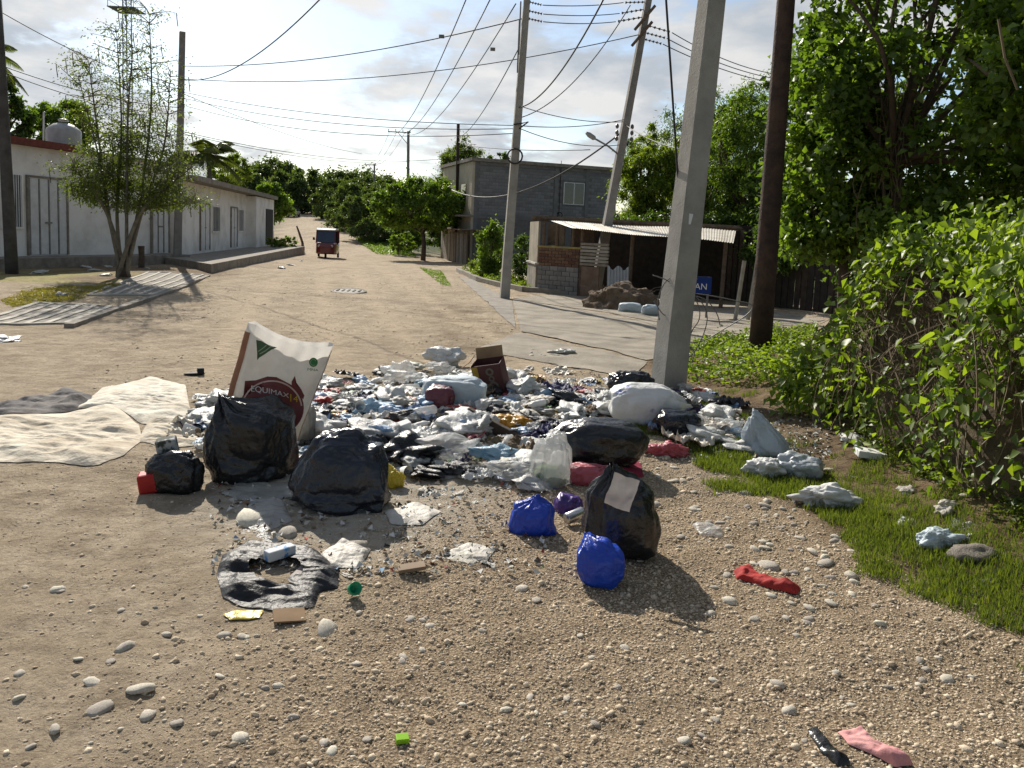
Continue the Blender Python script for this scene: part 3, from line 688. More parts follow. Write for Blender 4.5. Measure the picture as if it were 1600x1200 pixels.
# loose corrugated sheet leaning in the shack front
def corr_sheet(name, label, pxl, pxr, pyt, pyb, Y, mt, waves=7):
    a, b_ = at_depth(pxl, pyb, Y), at_depth(pxr, pyb, Y); c_ = at_depth(pxl, pyt, Y); hgt = c_.z - a.z; zb_ = h1(a.x, Y); v = []; f = []; n = 60
    for j in range(6):
        for i in range(n + 1):
            u = i / n; top = hgt * (1 - .12 * abs(math.sin(u * 6.0)) ** 3)
            v.append((a.x + (b_.x - a.x) * u, Y + .25 * j / 5 + .02 * math.sin(u * waves * 6.283), zb_ + top * j / 5))
    for j in range(5):
        for i in range(n): f.append((j * (n + 1) + i, j * (n + 1) + i + 1, (j + 1) * (n + 1) + i + 1, (j + 1) * (n + 1) + i))
    loc = (a.x, Y, zb_); o = link(name, mesh_np(name, np.array(v) - np.array(loc), f, True), mt, None, loc); tag(o, label, 'metal sheet')
corr_sheet('corrugated_sheet', 'upright grey corrugated metal sheet leaning at the open shack front', 949, 983, 391, 446, FK[0].y - 2.3, mat('grey_tin', (.42, .44, .45), (.33, .34, .34), rough=.5, metal=.2, scale=3))
# blue board with white letters behind the concrete pole
Yb = 17.6; a = at_depth(1062, 458, Yb); b_ = at_depth(1111, 458, Yb); zt_ = at_depth(1111, 433, Yb).z
sg = thing('blue_board', 'blue board with white letters in the dark yard behind the concrete pole', 'sign', (a.x, Yb, h1(a.x, Yb)))
MB().hexa([Vector(q) for q in ((a.x, Yb, a.z), (b_.x, Yb, a.z), (b_.x, Yb + .03, a.z), (a.x, Yb + .03, a.z))], [Vector(q) for q in ((a.x, Yb, zt_), (b_.x, Yb, zt_), (b_.x, Yb + .03, zt_), (a.x, Yb + .03, zt_))]).build('panel', mat('blue_paint', (.012, .04, .22), (.01, .03, .16), rough=.8), sg)
for xx in (a.x + .06, b_.x - .06): MB().tube([(xx, Yb + .06, h1(xx, Yb) - .05), (xx, Yb + .06, zt_)], .025, 6).build('leg', grey_metal, sg)
def text_mesh(txt, size):
    cu = bpy.data.curves.new('lettering', 'FONT'); cu.body = txt; cu.size = size; o = bpy.data.objects.new('lettering', cu); COL.objects.link(o)
    bpy.context.view_layer.update(); dg = bpy.context.evaluated_depsgraph_get(); me = bpy.data.meshes.new_from_object(o.evaluated_get(dg)); bpy.data.objects.remove(o)
    v = np.array([q.co[:] for q in me.vertices]); f = [tuple(p.vertices) for p in me.polygons]; return v, f
tv, tf = text_mesh('AN', 1.0); tv = tv - tv.min(0); tv /= tv[:, 0].max()
la = at_depth(1085, 452, Yb); lb = at_depth(1104, 452, Yb); lw = lb.x - la.x
lv = np.stack([la.x + tv[:, 0] * lw, np.full(len(tv), Yb - .004), la.z + tv[:, 1] * lw], 1)
link('lettering', mesh_np('lettering', lv - offset_of(sg), tf), mat('white_paint', (.75, .75, .75), (.7, .7, .7)), sg)

# plank fence closing the shaded yard
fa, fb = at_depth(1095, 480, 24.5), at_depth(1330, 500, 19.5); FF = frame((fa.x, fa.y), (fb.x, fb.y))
fn = thing('plank_fence', 'fence of uneven upright planks coloured dark for the shade under the trees', 'fence', (fa.x + 2, fa.y - 2, h1(fa.x + 2, fa.y - 2)))
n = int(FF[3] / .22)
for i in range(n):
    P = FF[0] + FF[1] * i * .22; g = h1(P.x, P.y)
    wbox(MB(), FF, i * .22, i * .22 + .2 * rs.uniform(.8, 1), g - .2, g + 1.9 + rs.uniform(-.25, .2), rs.uniform(-.03, .0), .03).build('plank', rs.choice((mat('shade_toned_plank', (.05, .04, .032), (.03, .025, .02), rough=.95), mat('shade_toned_plank_brown', (.075, .055, .04), (.045, .034, .026), rough=.95))), fn)  # the shade of the trees is put into these near-black plank colours
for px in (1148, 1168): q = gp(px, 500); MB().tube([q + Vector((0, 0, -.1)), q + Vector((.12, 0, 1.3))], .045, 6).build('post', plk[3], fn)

# soil heap with two white sacks in front of the shack
hb_ = gp(978, 484); v, f = ico(5); sx, sz = 60 * mpp(hb_), 36 * mpp(hb_)
q = v * np.array([sx, sx * .8, sz]); q = q + v * (.16 * fbm(v * 2.2, 31, 5))[:, None]; q[:, 2] = np.maximum(q[:, 2], -.05)
tag(link('soil_heap', mesh_np('soil_heap', q, f, True), mat('loose_earth', (.10, .07, .048), (.19, .14, .095), scale=5, bump=1, bscale=25, rough=.97), None, (hb_.x, hb_.y + .6, h1(hb_.x, hb_.y + .6))), 'heap of brown earth and roots dumped in front of the shack', 'soil heap')
mb = MB()
for i in range(40):
    a = Vector((hb_.x + rs.uniform(-.8, .6), hb_.y + rs.uniform(-.1, .8), hb_.z + rs.uniform(.1, .42))); dd = Vector((rs.uniform(-1, 1), rs.uniform(-.5, .3), rs.uniform(-.1, .6))) * .45
    mb.tube([a, a + dd * .5 + Vector((0, 0, .05)), a + dd], .008, 4)
o = mb.build('dry_roots', wood_d, None, False, (hb_.x, hb_.y, hb_.z)); tag(o, 'tangle of dry roots and sticks on the earth heap', 'sticks', kind='stuff')

# ------------------------------------------------------------------ poles
conc_p = mat('pole_concrete', (.36, .345, .31), (.26, .25, .225), scale=3, bump=.35, bscale=45, rough=.9, detail=9)
conc_pd = mat('pole_concrete_dark', (.27, .255, .235), (.19, .18, .165), scale=3, bump=.35, bscale=45, rough=.9, detail=9)
tar = mat('creosoted_wood', (.030, .021, .017), (.075, .045, .03), scale=5, bump=.7, bscale=25, rough=.85)
ins_m = mat('insulator', (.09, .08, .08), (.14, .13, .13), rough=.35)
wire_m = mat('cable', (.035, .035, .038), (.03, .03, .03), rough=.6)
def sq_pole(name, label, bpx, tpx, side, taper, th, mt, ext=1.25, Y=None, group=None):
    b_ = gp(*bpx) if Y is None else at_depth(*bpx, Y); t_ = at_depth(*tpx, b_.y); t_ = b_ + (t_ - b_) * ext
    root = thing(name, label, 'utility pole', b_, group); c_, s_ = math.cos(th), math.sin(th); mb = MB(); n = 8
    for k in range(n):
        pa, pb = b_.lerp(t_, k / n) - Vector((0, 0, .25 if k == 0 else 0)), b_.lerp(t_, (k + 1) / n)
        def ring(p, w): return [p + Vector((x * c_ - y * s_, x * s_ + y * c_, 0)) for x, y in ((-w, -w), (w, -w), (w, w), (-w, w))]
        w0 = side / 2 * (1 - (1 - taper) * k / n); w1 = side / 2 * (1 - (1 - taper) * (k + 1) / n)
        mb.hexa(ring(pa, w0), ring(pb, w1)) if False else mb.add(ring(pa, w0) + ring(pb, w1), [(i, (i + 1) % 4, 4 + (i + 1) % 4, 4 + i) for i in range(4)] + ([(4, 5, 6, 7)] if k == n - 1 else []))
    mb.build('shaft', mt, root); root['top'] = tuple(t_); return root, b_, t_
def rd_pole(name, label, bpx, tpx, r0, r1, mt, ext=1.0, group=None, Y=None):
    b_ = gp(*bpx) if Y is None else at_depth(*bpx, Y); t_ = at_depth(*tpx, b_.y); t_ = b_ + (t_ - b_) * ext
    root = thing(name, label, 'utility pole', b_, group)
    MB().tube([b_ - Vector((0, 0, .2))] + [b_.lerp(t_, k / 6) for k in range(1, 7)], [r0 + (r1 - r0) * k / 6 for k in range(7)], 12).build('shaft', mt, root, True); return root, b_, t_
P1, p1b, p1t = sq_pole('utility_pole', 'thick square grey concrete pole rising from the rubbish heap', (1042, 608), (1112, 0), .285, .6, R(20), conc_p, 1.45)
P2, p2b, p2t = rd_pole('utility_pole', 'dark tarred wooden pole beside the leafy undergrowth', (1187, 548), (1228, 0), .155, .105, tar, 1.35)
P3, p3b, p3t = sq_pole('utility_pole', 'tall grey concrete pole with insulators beside the garden kerb', (788, 466), (823, 0), .245, .62, R(8), conc_p, 1.06)
P4, p4b, p4t = sq_pole('utility_pole', 'leaning concrete pole with a street lamp arm in front of the shack', (929, 459), (1013, 0), .27, .62, R(10), conc_pd, 1.06)
P5, p5b, p5t = sq_pole('utility_pole', 'square concrete pole beside the sparse tree before the white houses', (277, 411), (285, 50), .26, .72, R(30), conc_pd, 1.0)
P6, p6b, p6t = rd_pole('utility_pole', 'dark pole before the wide white double door', (19, 428), (-4, 20), .15, .11, mat('grey_wood_pole', (.10, .095, .09), (.06, .055, .05), scale=4, rough=.9, bump=.3), 1.05)
P7, p7b, p7t = rd_pole('utility_pole', 'thin black wooden pole beside the block house roof', (713, 408), (716, 194), .13, .10, tar, 1.0)
P8, p8b, p8t = rd_pole('utility_pole', 'distant concrete pole with a wooden crossarm above the trees', (637, 380), (638, 205), .15, .11, conc_pd, 1.0, Y=68)
P9, p9b, p9t = rd_pole('utility_pole', 'farthest thin pole with short crossarm above the trees', (585, 370), (585, 256), .15, .10, conc_pd, 1.0, Y=100)
def ppt(b_, t_, py):
    a, c_ = 0.0, 1.6
    for _ in range(40):
        m_ = (a + c_) / 2
        if proj(b_.lerp(t_, m_) if m_ <= 1 else b_ + (t_ - b_) * m_)[1] > py: a = m_
        else: c_ = m_
    return b_ + (t_ - b_) * a
def crossarm(root, c_, halfl, dirv, mt=wood_d, r=.05, nins=3):
    ca = MB().tube([c_ - dirv * halfl, c_ + dirv * halfl], r, 6).build('crossarm', mt, root)
    for i in range(nins):
        q = c_ + dirv * halfl * (-1 + 2 * (i + .1) / (nins - .8)); MB().lathe([(.02, 0), (.045, .06), (.02, .1), (.05, .13), (.02, .2)], q + Vector((0, 0, r)), 8).build('insulator', ins_m, ca)
X = Vector((1, 0, 0))
c_ = ppt(p8b, p8t, 207); crossarm(P8, c_ + X * -.75, .95, X, nins=4)
MB().tube([c_ + X * -.9, c_ + Vector((0, 0, -1.0))], .03, 5).build('brace', grey_metal, P8)
c_ = ppt(p9b, p9t, 258); crossarm(P9, c_ + X * -.5, .75, X, nins=2)
MB().tube([c_ + X * -.7, c_ + Vector((0, 0, -.9))], .03, 5).build('brace', grey_metal, P9)
def ins_string(root, a, b_, n=6):
    d = (b_ - a); rot = d.to_track_quat('Z', 'Y').to_matrix(); s = d.length / n; prof = []
    for i in range(n): prof += [(.012, i * s), (.045, i * s + s * .45), (.012, i * s + s * .55)]
    MB().lathe(prof, a, 8, rot).build('insulator', ins_m, root)
S3, S4, S4r = [], [], []
for (ya, pe) in ((2, (848, 8)), (16, (849, 22)), (28, (849, 34))):
    a = ppt(p3b, p3t, ya); e = at_depth(*pe, p3b.y); ins_string(P3, a, e); S3.append(e)
for (ya, pe) in ((3, (974, 4)), (14, (968, 21)), (26, (962, 34))):
    a = ppt(p4b, p4t, ya); e = at_depth(*pe, p4b.y); ins_string(P4, a, e); S4.append(e)
for (ya, pe) in ((38, (1050, 51)), (50, (1042, 60)), (60, (1036, 69))):
    a = ppt(p4b, p4t, ya); e = at_depth(*pe, p4b.y); ins_string(P4, a, e); S4r.append(e)
for py in (78, 50): c_ = ppt(p3b, p3t, py); MB().tube([c_ + Vector((-.12, -.16, -.6)), c_ + Vector((-.12, -.16, .7))], .02, 5).build('bracket', grey_metal, P3)
for py in (30, 55): c_ = ppt(p4b, p4t, py); MB().tube([c_ + Vector((-.3, -.16, -.35)), c_ + Vector((.25, -.16, .35))], .045, 5).build('bracket', wood_d, P4)
c_ = ppt(p4b, p4t, 208)
for s_ in (-1, 1):
    for k in range(3): MB().lathe([(.02, 0), (.05, .04), (.05, .1), (.02, .14)], c_ + Vector((s_ * (.22), -.1, -.25 + k * .18)), 8).build('insulator', ins_m, P4)
la = ppt(p4b, p4t, 243); lh = at_depth(930, 217, p4b.y - .5)
arm = MB().tube([la, la.lerp(lh, .5) + Vector((0, 0, .04)), lh], .03, 6).build('lamp_arm', grey_metal, P4)
MB().lathe([(.02, -.02), (.07, .05), (.075, .25), (.04, .36)], lh, 10, (lh - la).to_track_quat('Z', 'Y').to_matrix()).build('lamp_head', mat('lamp_grey', (.35, .36, .36)), P4, True)
c_ = ppt(p3b, p3t, 245)
mb = MB(); mb.tube([c_ + Vector((.19 * math.cos(k * .42), -.16, .19 * math.sin(k * .42))) for k in range(16)], .022, 6); mb.build('cable_coil', wire_m, P3)
c_ = ppt(p3b, p3t, 196)
mb = MB(); mb.tube([c_ + Vector((-.1, -.15, .0)), c_ + Vector((.1, -.17, .03)), c_ + Vector((.28, -.12, .09)), c_ + Vector((.05, -.14, -.1))], .022, 6); mb.build('clamp', wire_m, P3)
# number plate patch on the concrete pole and its wire tangle
c_ = ppt(p1b, p1t, 342); nrm = Vector((math.sin(R(20)), -math.cos(R(20)), 0)); wv = Vector((math.cos(R(20)), math.sin(R(20)), 0))
pc = c_ + nrm * .128 - wv * .03
MB().add([pc - wv * .02 + Vector((0, 0, -.06)), pc + wv * .005 + Vector((0, 0, -.06)), pc + wv * .03 + Vector((0, 0, .05)), pc - wv * .02 + Vector((0, 0, .055))], [(0, 1, 2, 3)]).build('sticker', mat('white_paint', (.7, .7, .7)), P1)

# ------------------------------------------------------------------ wires
def wire(a, b_, sag, r, label, group=None, n=24, name='cable', cat='cable'):
    a, b_ = Vector(a), Vector(b_); pts = []
    for i in range(n + 1):
        u = i / n; p = a.lerp(b_, u); p.z -= sag * 4 * u * (1 - u); pts.append(p)
    o = MB().tube(pts, r, 5).build(name, wire_m, None, True, tuple(a)); tag(o, label, cat, group); return o
for a, b_ in zip(S3, S4): wire(a, b_, .05, .012, 'power line strung between insulators of the kerb pole and leaning lamp pole', 'power lines between the two concrete poles')
for i, a in enumerate(S4r): wire(a, at_depth(1255 + 12 * i, 120 - 2 * i + 10 * i, 30), .3, .014, 'power line running from the leaning lamp pole into the trees', 'power lines into the trees')
l5 = lambda py: ppt(p5b, p5t, py)
def D(px, py, Y): return at_depth(px, py, Y)
wire(l5(103), ppt(p3b, p3t, 28), .35, .014, 'upper cable with a splice box from square pole to kerb pole')
wire(l5(123), ppt(p4b, p4t, 53), .55, .014, 'lower cable with a splice box from square pole to leaning pole')
for nm, (px, py, Y) in (('upper', (690, 57, 22.5)), ('lower', (770, 77, 24))):
    q = D(px, py, Y); tag(MB().box(q, (.14, .1, .08)).build('splice_box', grey_metal, None, False, tuple(q)), 'small grey box hanging on the %s cable' % nm, 'junction box')
wire(l5(124), D(520, -22, 17), .6, .015, 'sagging black cable climbing from the square pole into the sky')
for i, (y0, y1) in enumerate(((143, 196), (152, 201), (163, 208))): wire(l5(y0), ppt(p3b, p3t, y1), .25 + .1 * i, .011, 'thin telephone line of the bundle from square pole to kerb pole', 'telephone lines across the street')
wire(l5(145), D(565, 240, 60), .3, .012, 'thin line running from square pole along the street')
wire(l5(205), ppt(p7b, p7t, 245), .6, .012, 'low thin line between square pole and thin black pole')
wire(ppt(p7b, p7t, 215), ppt(p3b, p3t, 60), .5, .016, 'thick line from thin black pole up to kerb pole')
wire(ppt(p7b, p7t, 222), D(742, 226, 44), .05, .02, 'short line end at the thin black pole top')
t8 = ppt(p8b, p8t, 208)
for i, (dx, e) in enumerate(((-1.6, (730, -5)), (-1.0, (768, -5)), (-.3, (806, 6)))): wire(t8 + X * dx, D(*e, 21), 1.2, .016, 'distribution line from the distant crossarm up to the kerb pole', 'distribution lines above the street')
for i, dx in enumerate((-1.6, -1.0, -.3)): wire(t8 + X * dx, ppt(p9b, p9t, 257) + X * (-.9 + .4 * i), .8, .014, 'far line between the two crossarm poles', 'far lines between crossarm poles')
wire(ppt(p3b, p3t, 168), D(945, -5, 14), .4, .017, 'steep black cable from kerb pole climbing over the slab street')
wire(ppt(p3b, p3t, 185), D(985, 8, 20), .5, .013, 'thinner cable beside the steep one from kerb pole')
wire(ppt(p3b, p3t, 165), ppt(p4b, p4t, 190), .15, .011, 'upper thin line between kerb pole and lamp bracket')
wire(ppt(p3b, p3t, 196), ppt(p4b, p4t, 186), .12, .011, 'middle thin line between kerb pole and lamp bracket')
wire(ppt(p3b, p3t, 199), ppt(p4b, p4t, 226), .2, .011, 'drooping thin line between kerb pole and leaning pole')
wire(D(706, 297, 40), ppt(p4b, p4t, 203), 1.0, .028, 'pale thick service cable rising from the far trees to the leaning pole')
wire(ppt(p7b, p7t, 226), D(922, 234, 38), .15, .02, 'service line from thin black pole over the block house roof')
wire(ppt(p4b, p4t, 195), D(1075, 236, 16), .1, .012, 'twisted service cable from leaning pole towards the concrete pole')
wire(D(1040, -10, 8.3), D(1061, 306, 8.75), .0, .012, 'slack black cable hanging down along the thick concrete pole')
l6 = lambda py: ppt(p6b, p6t, py)
wire(D(-10, 12, 20.5), l5(140), .25, .013, 'cable from the dark pole crossing behind the sparse tree')
wire(D(6, 104, 20.4), l5(168), .2, .013, 'lower cable from the dark pole to the square pole')
wire(D(4, 112, 20.4), l5(178), .25, .013, 'lowest cable from the dark pole to the square pole')
wire(l5(208), D(640, 252, 66), .5, .012, 'low line from square pole to the distant trees')
# wire tangle on the concrete pole
mb = MB(); cP = p1b
def W3(px, py, Y=8.6): return D(px, py, Y)
for pts in ([(1030, 500), (1028, 470), (1040, 440), (1062, 430), (1090, 436)], [(1080, 458), (1110, 462), (1150, 470), (1172, 475), (1175, 483), (1160, 497), (1130, 515), (1100, 532), (1075, 535)],
            [(1085, 462), (1105, 470), (1120, 490), (1125, 508)], [(1085, 462), (1098, 475), (1105, 495), (1100, 520), (1088, 545), (1075, 560)], [(1080, 455), (1092, 480), (1092, 500), (1080, 520), (1072, 555)],
            [(1020, 430), (1040, 437), (1060, 450), (1075, 462)], [(1022, 470), (1035, 490), (1050, 497)], [(1072, 540), (1085, 550), (1080, 565), (1070, 560)]):
    q = [W3(*s) for s in pts]; fine = []
    for i in range(len(q) - 1):
        for k in range(5):
            u = k / 5; p0, p1_, p2_, p3_ = q[max(0, i - 1)], q[i], q[i + 1], q[min(len(q) - 1, i + 2)]
            fine.append(.5 * ((2 * p1_) + (-p0 + p2_) * u + (2 * p0 - 5 * p1_ + 4 * p2_ - p3_) * u * u + (-p0 + 3 * p1_ - 3 * p2_ + p3_) * u ** 3))
    mb.tube(fine + [q[-1]], .006, 5)
tag(mb.build('wire_tangle', mat('grey_wire', (.17, .165, .16), (.11, .105, .10), rough=.5), None, True, (p1b.x, p1b.y, p1b.z + .5)), 'tangle of loose grey wire looped round the thick concrete pole', 'wire')

# ------------------------------------------------------------------ three-wheeled taxi
tp = gp(511, 403); tt = thing('mototaxi', 'small dark red three-wheeled taxi driving down the dirt road', 'mototaxi', tp)
yaw = R(8); cy_, sy_ = math.cos(yaw), math.sin(yaw)
def T(x, y, z): return tp + Vector((x * cy_ - y * sy_, x * sy_ + y * cy_, z + (h1(tp.x, tp.y) - tp.z)))
red = mat('dark_red_paint', (.16, .012, .018), (.12, .01, .014), rough=.3, spec=.5, coat=.4); blk = mat('black_rubber', (.015, .015, .016), (.02, .02, .02), rough=.7)
def loft(secs, name, mt, parent, smooth=False):
    mb = MB(); n = len(secs[0]); v = [T(*q) for s in secs for q in s]; f = []
    for i in range(len(secs) - 1):
        for k in range(n): f.append((i * n + k, i * n + (k + 1) % n, (i + 1) * n + (k + 1) % n, (i + 1) * n + k))
    f += [tuple(range(n - 1, -1, -1)), tuple(range((len(secs) - 1) * n, len(secs) * n))]
    return mb.add(v, f).build(name, mt, parent, smooth)
def sec(y, w, z0, z1, ch=.06): return [(-w, y, z0 + ch), (-w + ch, y, z0), (w - ch, y, z0), (w, y, z0 + ch), (w, y, z1 - ch), (w - ch, y, z1), (-w + ch, y, z1), (-w, y, z1 - ch)]
body = loft([sec(-1.25, .30, .32, .72), sec(-1.05, .52, .26, .92), sec(-.6, .60, .24, .95), sec(.3, .63, .24, .80), sec(1.2, .62, .26, .95), sec(1.3, .56, .34, .9)], 'body', red, tt)
roof = loft([sec(-.95, .54, 1.62, 1.70, .03), sec(-.5, .60, 1.66, 1.78, .04), sec(1.1, .60, 1.64, 1.76, .04), sec(1.32, .54, 1.55, 1.66, .03)], 'roof', mat('grey_canopy', (.30, .29, .29), (.22, .21, .21), rough=.5), tt)
loft([sec(1.2, .58, .9, 1.62), sec(1.26, .56, .9, 1.6)], 'rear_wall', blk, tt)
MB().add([T(-.52, -1.04, .95), T(.52, -1.04, .95), T(.50, -.86, 1.62), T(-.50, -.86, 1.62)], [(0, 1, 2, 3)]).build('windscreen', mat('windscreen_glass', (.02, .025, .03), (.03, .03, .035), rough=.05, spec=.8), tt)
for s in (-1, 1):
    MB().tube([T(s * .55, -1.06, .9), T(s * .53, -.88, 1.66)], .035, 6).build('pillar', red, tt)
    MB().tube([T(s * .60, .3, .8), T(s * .59, .3, 1.68)], .03, 6).build('pillar', red, tt)
    MB().tube([T(s * .60, 1.2, .9), T(s * .59, 1.2, 1.66)], .03, 6).build('pillar', red, tt)
    MB().lathe([(.085, 0), (.095, .05), (.06, .09)], T(s * .36, -1.10, .74), 12, Matrix.Rotation(R(90), 3, 'X')).build('headlight', mat('headlight', (.5, .48, .45), (.45, .42, .4), rough=.15), tt, True)
    mr = MB().box(T(s * .70, -.92, 1.15), (.12, .04, .16)).build('mirror', blk, tt); MB().tube([T(s * .55, -1.0, 1.1), T(s * .68, -.92, 1.15)], .012, 5).build('stalk', blk, mr)
def wheel(x, y):
    w = MB().lathe([(.10, -.055), (.19, -.05), (.205, 0), (.19, .05), (.10, .055)], T(x, y, .205), 16, Matrix.Rotation(yaw, 3, 'Z') @ Matrix.Rotation(R(90), 3, 'Y')).build('wheel', blk, tt, True)
    MB().lathe([(.10, -.05), (.03, -.06), (.03, .06), (.10, .05)], T(x, y, .205), 12, Matrix.Rotation(yaw, 3, 'Z') @ Matrix.Rotation(R(90), 3, 'Y')).build('rim', grey_metal, w)
wheel(0, -1.0); wheel(-.58, .85); wheel(.58, .85)
loft([sec(-1.12, .12, .28, .42, .03), sec(-.8, .12, .34, .46, .03)], 'mudguard', red, tt)
loft([sec(.35, .5, .55, .75, .05), sec(.85, .5, .55, .75, .05)], 'seat', blk, tt); loft([sec(.85, .5, .7, 1.2, .05), sec(1.0, .5, .7, 1.2, .05)], 'backrest', blk, tt)
# person driving
pm = MB(); v, f = ico(3)
# parked vehicle far up the hill
cp = gp(455, 339); cr = thing('parked_car', 'small grey car parked far up the street by the trees', 'car', cp); tp_save = tp; tp = cp; yaw_s = (cy_, sy_); cy_, sy_ = 1, 0
def sec2(y, w, z0, z1): return sec(y, w, z0, z1, .12)
loft([sec2(-1.9, .7, .35, .7), sec2(-1.7, .82, .3, .85), sec2(1.7, .82, .3, .9), sec2(1.9, .75, .35, .8)], 'body', mat('grey_car_paint', (.25, .26, .28), (.24, .25, .27), rough=.3), cr)
loft([sec2(-.9, .74, .8, .9), sec2(-.4, .66, .85, 1.42), sec2(1.2, .66, .85, 1.42), sec2(1.6, .72, .8, .9)], 'cabin', glass_d, cr)
for sx in (-.75, .75):
    for yy in (-1.2, 1.2): MB().lathe([(.18, -.1), (.3, -.09), (.3, .09), (.18, .1)], T(sx, yy, .3), 12, Matrix.Rotation(R(90), 3, 'Y')).build('wheel', blk, cr)
tp = tp_save; cy_, sy_ = yaw_s
# ------------------------------------------------------------------ vegetation
def unit(v): return v / np.maximum(1e-9, np.linalg.norm(v, axis=1))[:, None]
def leaf_geo(c, along, nrm, Ln, Wd, fold=.25):
    a = unit(along); s = unit(np.cross(a, nrm)); n = np.cross(s, a)
    Ln, Wd = np.broadcast_to(Ln, len(c))[:, None], np.broadcast_to(Wd, len(c))[:, None]
    v = np.stack([c - a * Ln * .5, c + s * Wd * .5 + n * Wd * fold - a * Ln * .08, c + a * Ln * .5 - n * Ln * .12, c - s * Wd * .5 + n * Wd * fold - a * Ln * .08], 1)
    k = np.arange(len(c))[:, None] * 4
    return v.reshape(-1, 3), np.concatenate([k + np.array([[0, 1, 2]]), k + np.array([[0, 2, 3]])], 1).reshape(-1, 3)
def leaf_obj(name, c, along, nrm, Ln, Wd, mt, rr, parent=None, fold=.25, rnd=None, kind=None):
    v, f = leaf_geo(c, along, nrm, Ln, Wd, fold)
    if parent is not None: v = v - offset_of(parent)
    me = mesh_np(name, v, f); rnd = rr.uniform(0, 1, len(c)) if rnd is None else rnd
    set_attr(me, 'rnd', np.repeat(rnd, 2)); o = link(name, me, mt, parent)
    if kind: tag(o, kind=kind)
    return o
bark = mat('bark', (.125, .095, .07), (.07, .052, .04), scale=8, bump=.9, bscale=22, rough=.95)
bark_g = mat('grey_bark', (.26, .235, .20), (.16, .145, .12), scale=8, bump=.7, bscale=25, rough=.95)
leaf_dark = leafmat('leaf_dark', (.030, .060, .014), (.085, .140, .028))
leaf_mid = leafmat('leaf_mid', (.055, .10, .018), (.155, .235, .04))
leaf_yel = leafmat('leaf_yellow_green', (.06, .10, .018), (.18, .24, .04), .5)
leaf_far = leafmat('leaf_far', (.042, .07, .026), (.10, .14, .048), .35)
leaf_olive = leafmat('leaf_olive', (.045, .075, .02), (.12, .16, .04), .45)
def limb(a, b_, rr, bend=.12, n=5):
    a, b_ = np.array(a), np.array(b_); off = rr.normal(size=3) * bend * np.linalg.norm(b_ - a); off[2] = abs(off[2]) * .7
    return [tuple(a + (b_ - a) * (k / n) + off * math.sin(math.pi * k / n)) for k in range(n + 1)]
def tree(name, label, base, fork, cen, rad, nclump, per, Ln, Wd, mt, seed, cr=.24, bk=None, tr=.14, droop=0, group=None, shell=.55, flat=.8, limbs=None, cat='tree', trunks=1, up_bias=.6, lobes=None, stretch=1.0):
    nclump = int(nclump * 2.0); per = int(per * .62); cr *= .78
    rr = np.random.RandomState(seed); base = np.array(base, float); base[2] = h1(base[0], base[1]) - .03
    cen, rad = np.array(cen, float), np.array(rad, float)
    root = thing(name, label, cat, tuple(base), group)
    d = unit(rr.normal(size=(nclump, 3))); rdist = shell + (1 - shell) * rr.uniform(0, 1, nclump) ** .6
    pos = d * rdist[:, None]
    pos[:, 2] = np.where(pos[:, 2] < -.55, -.55 - .2 * rr.uniform(0, 1, nclump), pos[:, 2])
    pos = cen + pos * rad * (1 + .22 * fbm(d * 1.6, seed, 3))[:, None]
    fk = np.array(fork, float); mb = MB()
    for k in range(trunks):
        off = rr.normal(size=3) * .12 * (trunks > 1); off[2] = 0
        top = fk + off * 4
        mb.tube([tuple(base + off * .2 - np.array([0, 0, .2]))] + limb(base + off * .2, top, rr, .06, 5)[1:], list(np.linspace(tr * 1.15, tr * .7, 6)), 9)
        sel = rr.choice(nclump, min(nclump, (limbs or 14)), replace=False)
        for j in sel[k::trunks]:
            l = limb(top, pos[j], rr, .14, 5); r0 = tr * .42
            mb.tube([tuple(top - np.array([0, 0, .1]))] + l[1:], list(np.linspace(r0, .012, 6)), 5, False)
    mb.build('trunk', bk or bark, root, True)
    crad = cr * rad.mean() * rr.uniform(.6, 1.35, nclump)
    n = nclump * per; ci = np.repeat(np.arange(nclump), per)
    u = unit(rr.normal(size=(n, 3))); q = u * (np.abs(rr.normal(size=n)) * .62 + .12)[:, None] * crad[ci][:, None]; q[:, 2] *= flat
    c = pos[ci] + q
    if droop: c[:, 2] -= droop * (np.linalg.norm(q[:, :2], axis=1) / crad.mean()) ** 2 * crad.mean()
    al = unit(u * .8 + rr.normal(size=(n, 3)) * .7 + np.array([0, 0, -.5 * (droop + .3)])); nr = unit(rr.normal(size=(n, 3)) * .75 + np.array([0, 0, up_bias]))
    sz = rr.uniform(.65, 1.25, n)
    crown_rnd = np.clip(.5 + .28 * rr.normal(size=n) + .22 * rr.normal(size=nclump)[ci], 0, 1)
    leaf_obj('crown', c, al, nr, Ln * sz, Wd * sz, mt, rr, root, rnd=crown_rnd)
    return root
def tpx(name, label, bpx, crown, Y, *a, fork=.45, depth=.9, **k):
    """tree from the pixel box of its crown (x0,y0,x1,y1) at distance Y"""
    x0, y0, x1, y1 = crown; a0, a1 = at_depth((x0 + x1) / 2, y0, Y), at_depth((x0 + x1) / 2, y1, Y)
    w = (at_depth(x1, y0, Y) - at_depth(x0, y0, Y)).length / 2; c_ = (a0 + a1) / 2; hz = (a0.z - a1.z) / 2
    b_ = at_depth(*bpx, Y)
    g = h1(b_.x, Y); return tree(name, label, (b_.x, Y, g), (b_.x * .7 + c_.x * .3, Y, max(g + .5, a1.z + hz * fork)), c_, (w * .93, w * depth * .93, hz * .93), *a, **k)
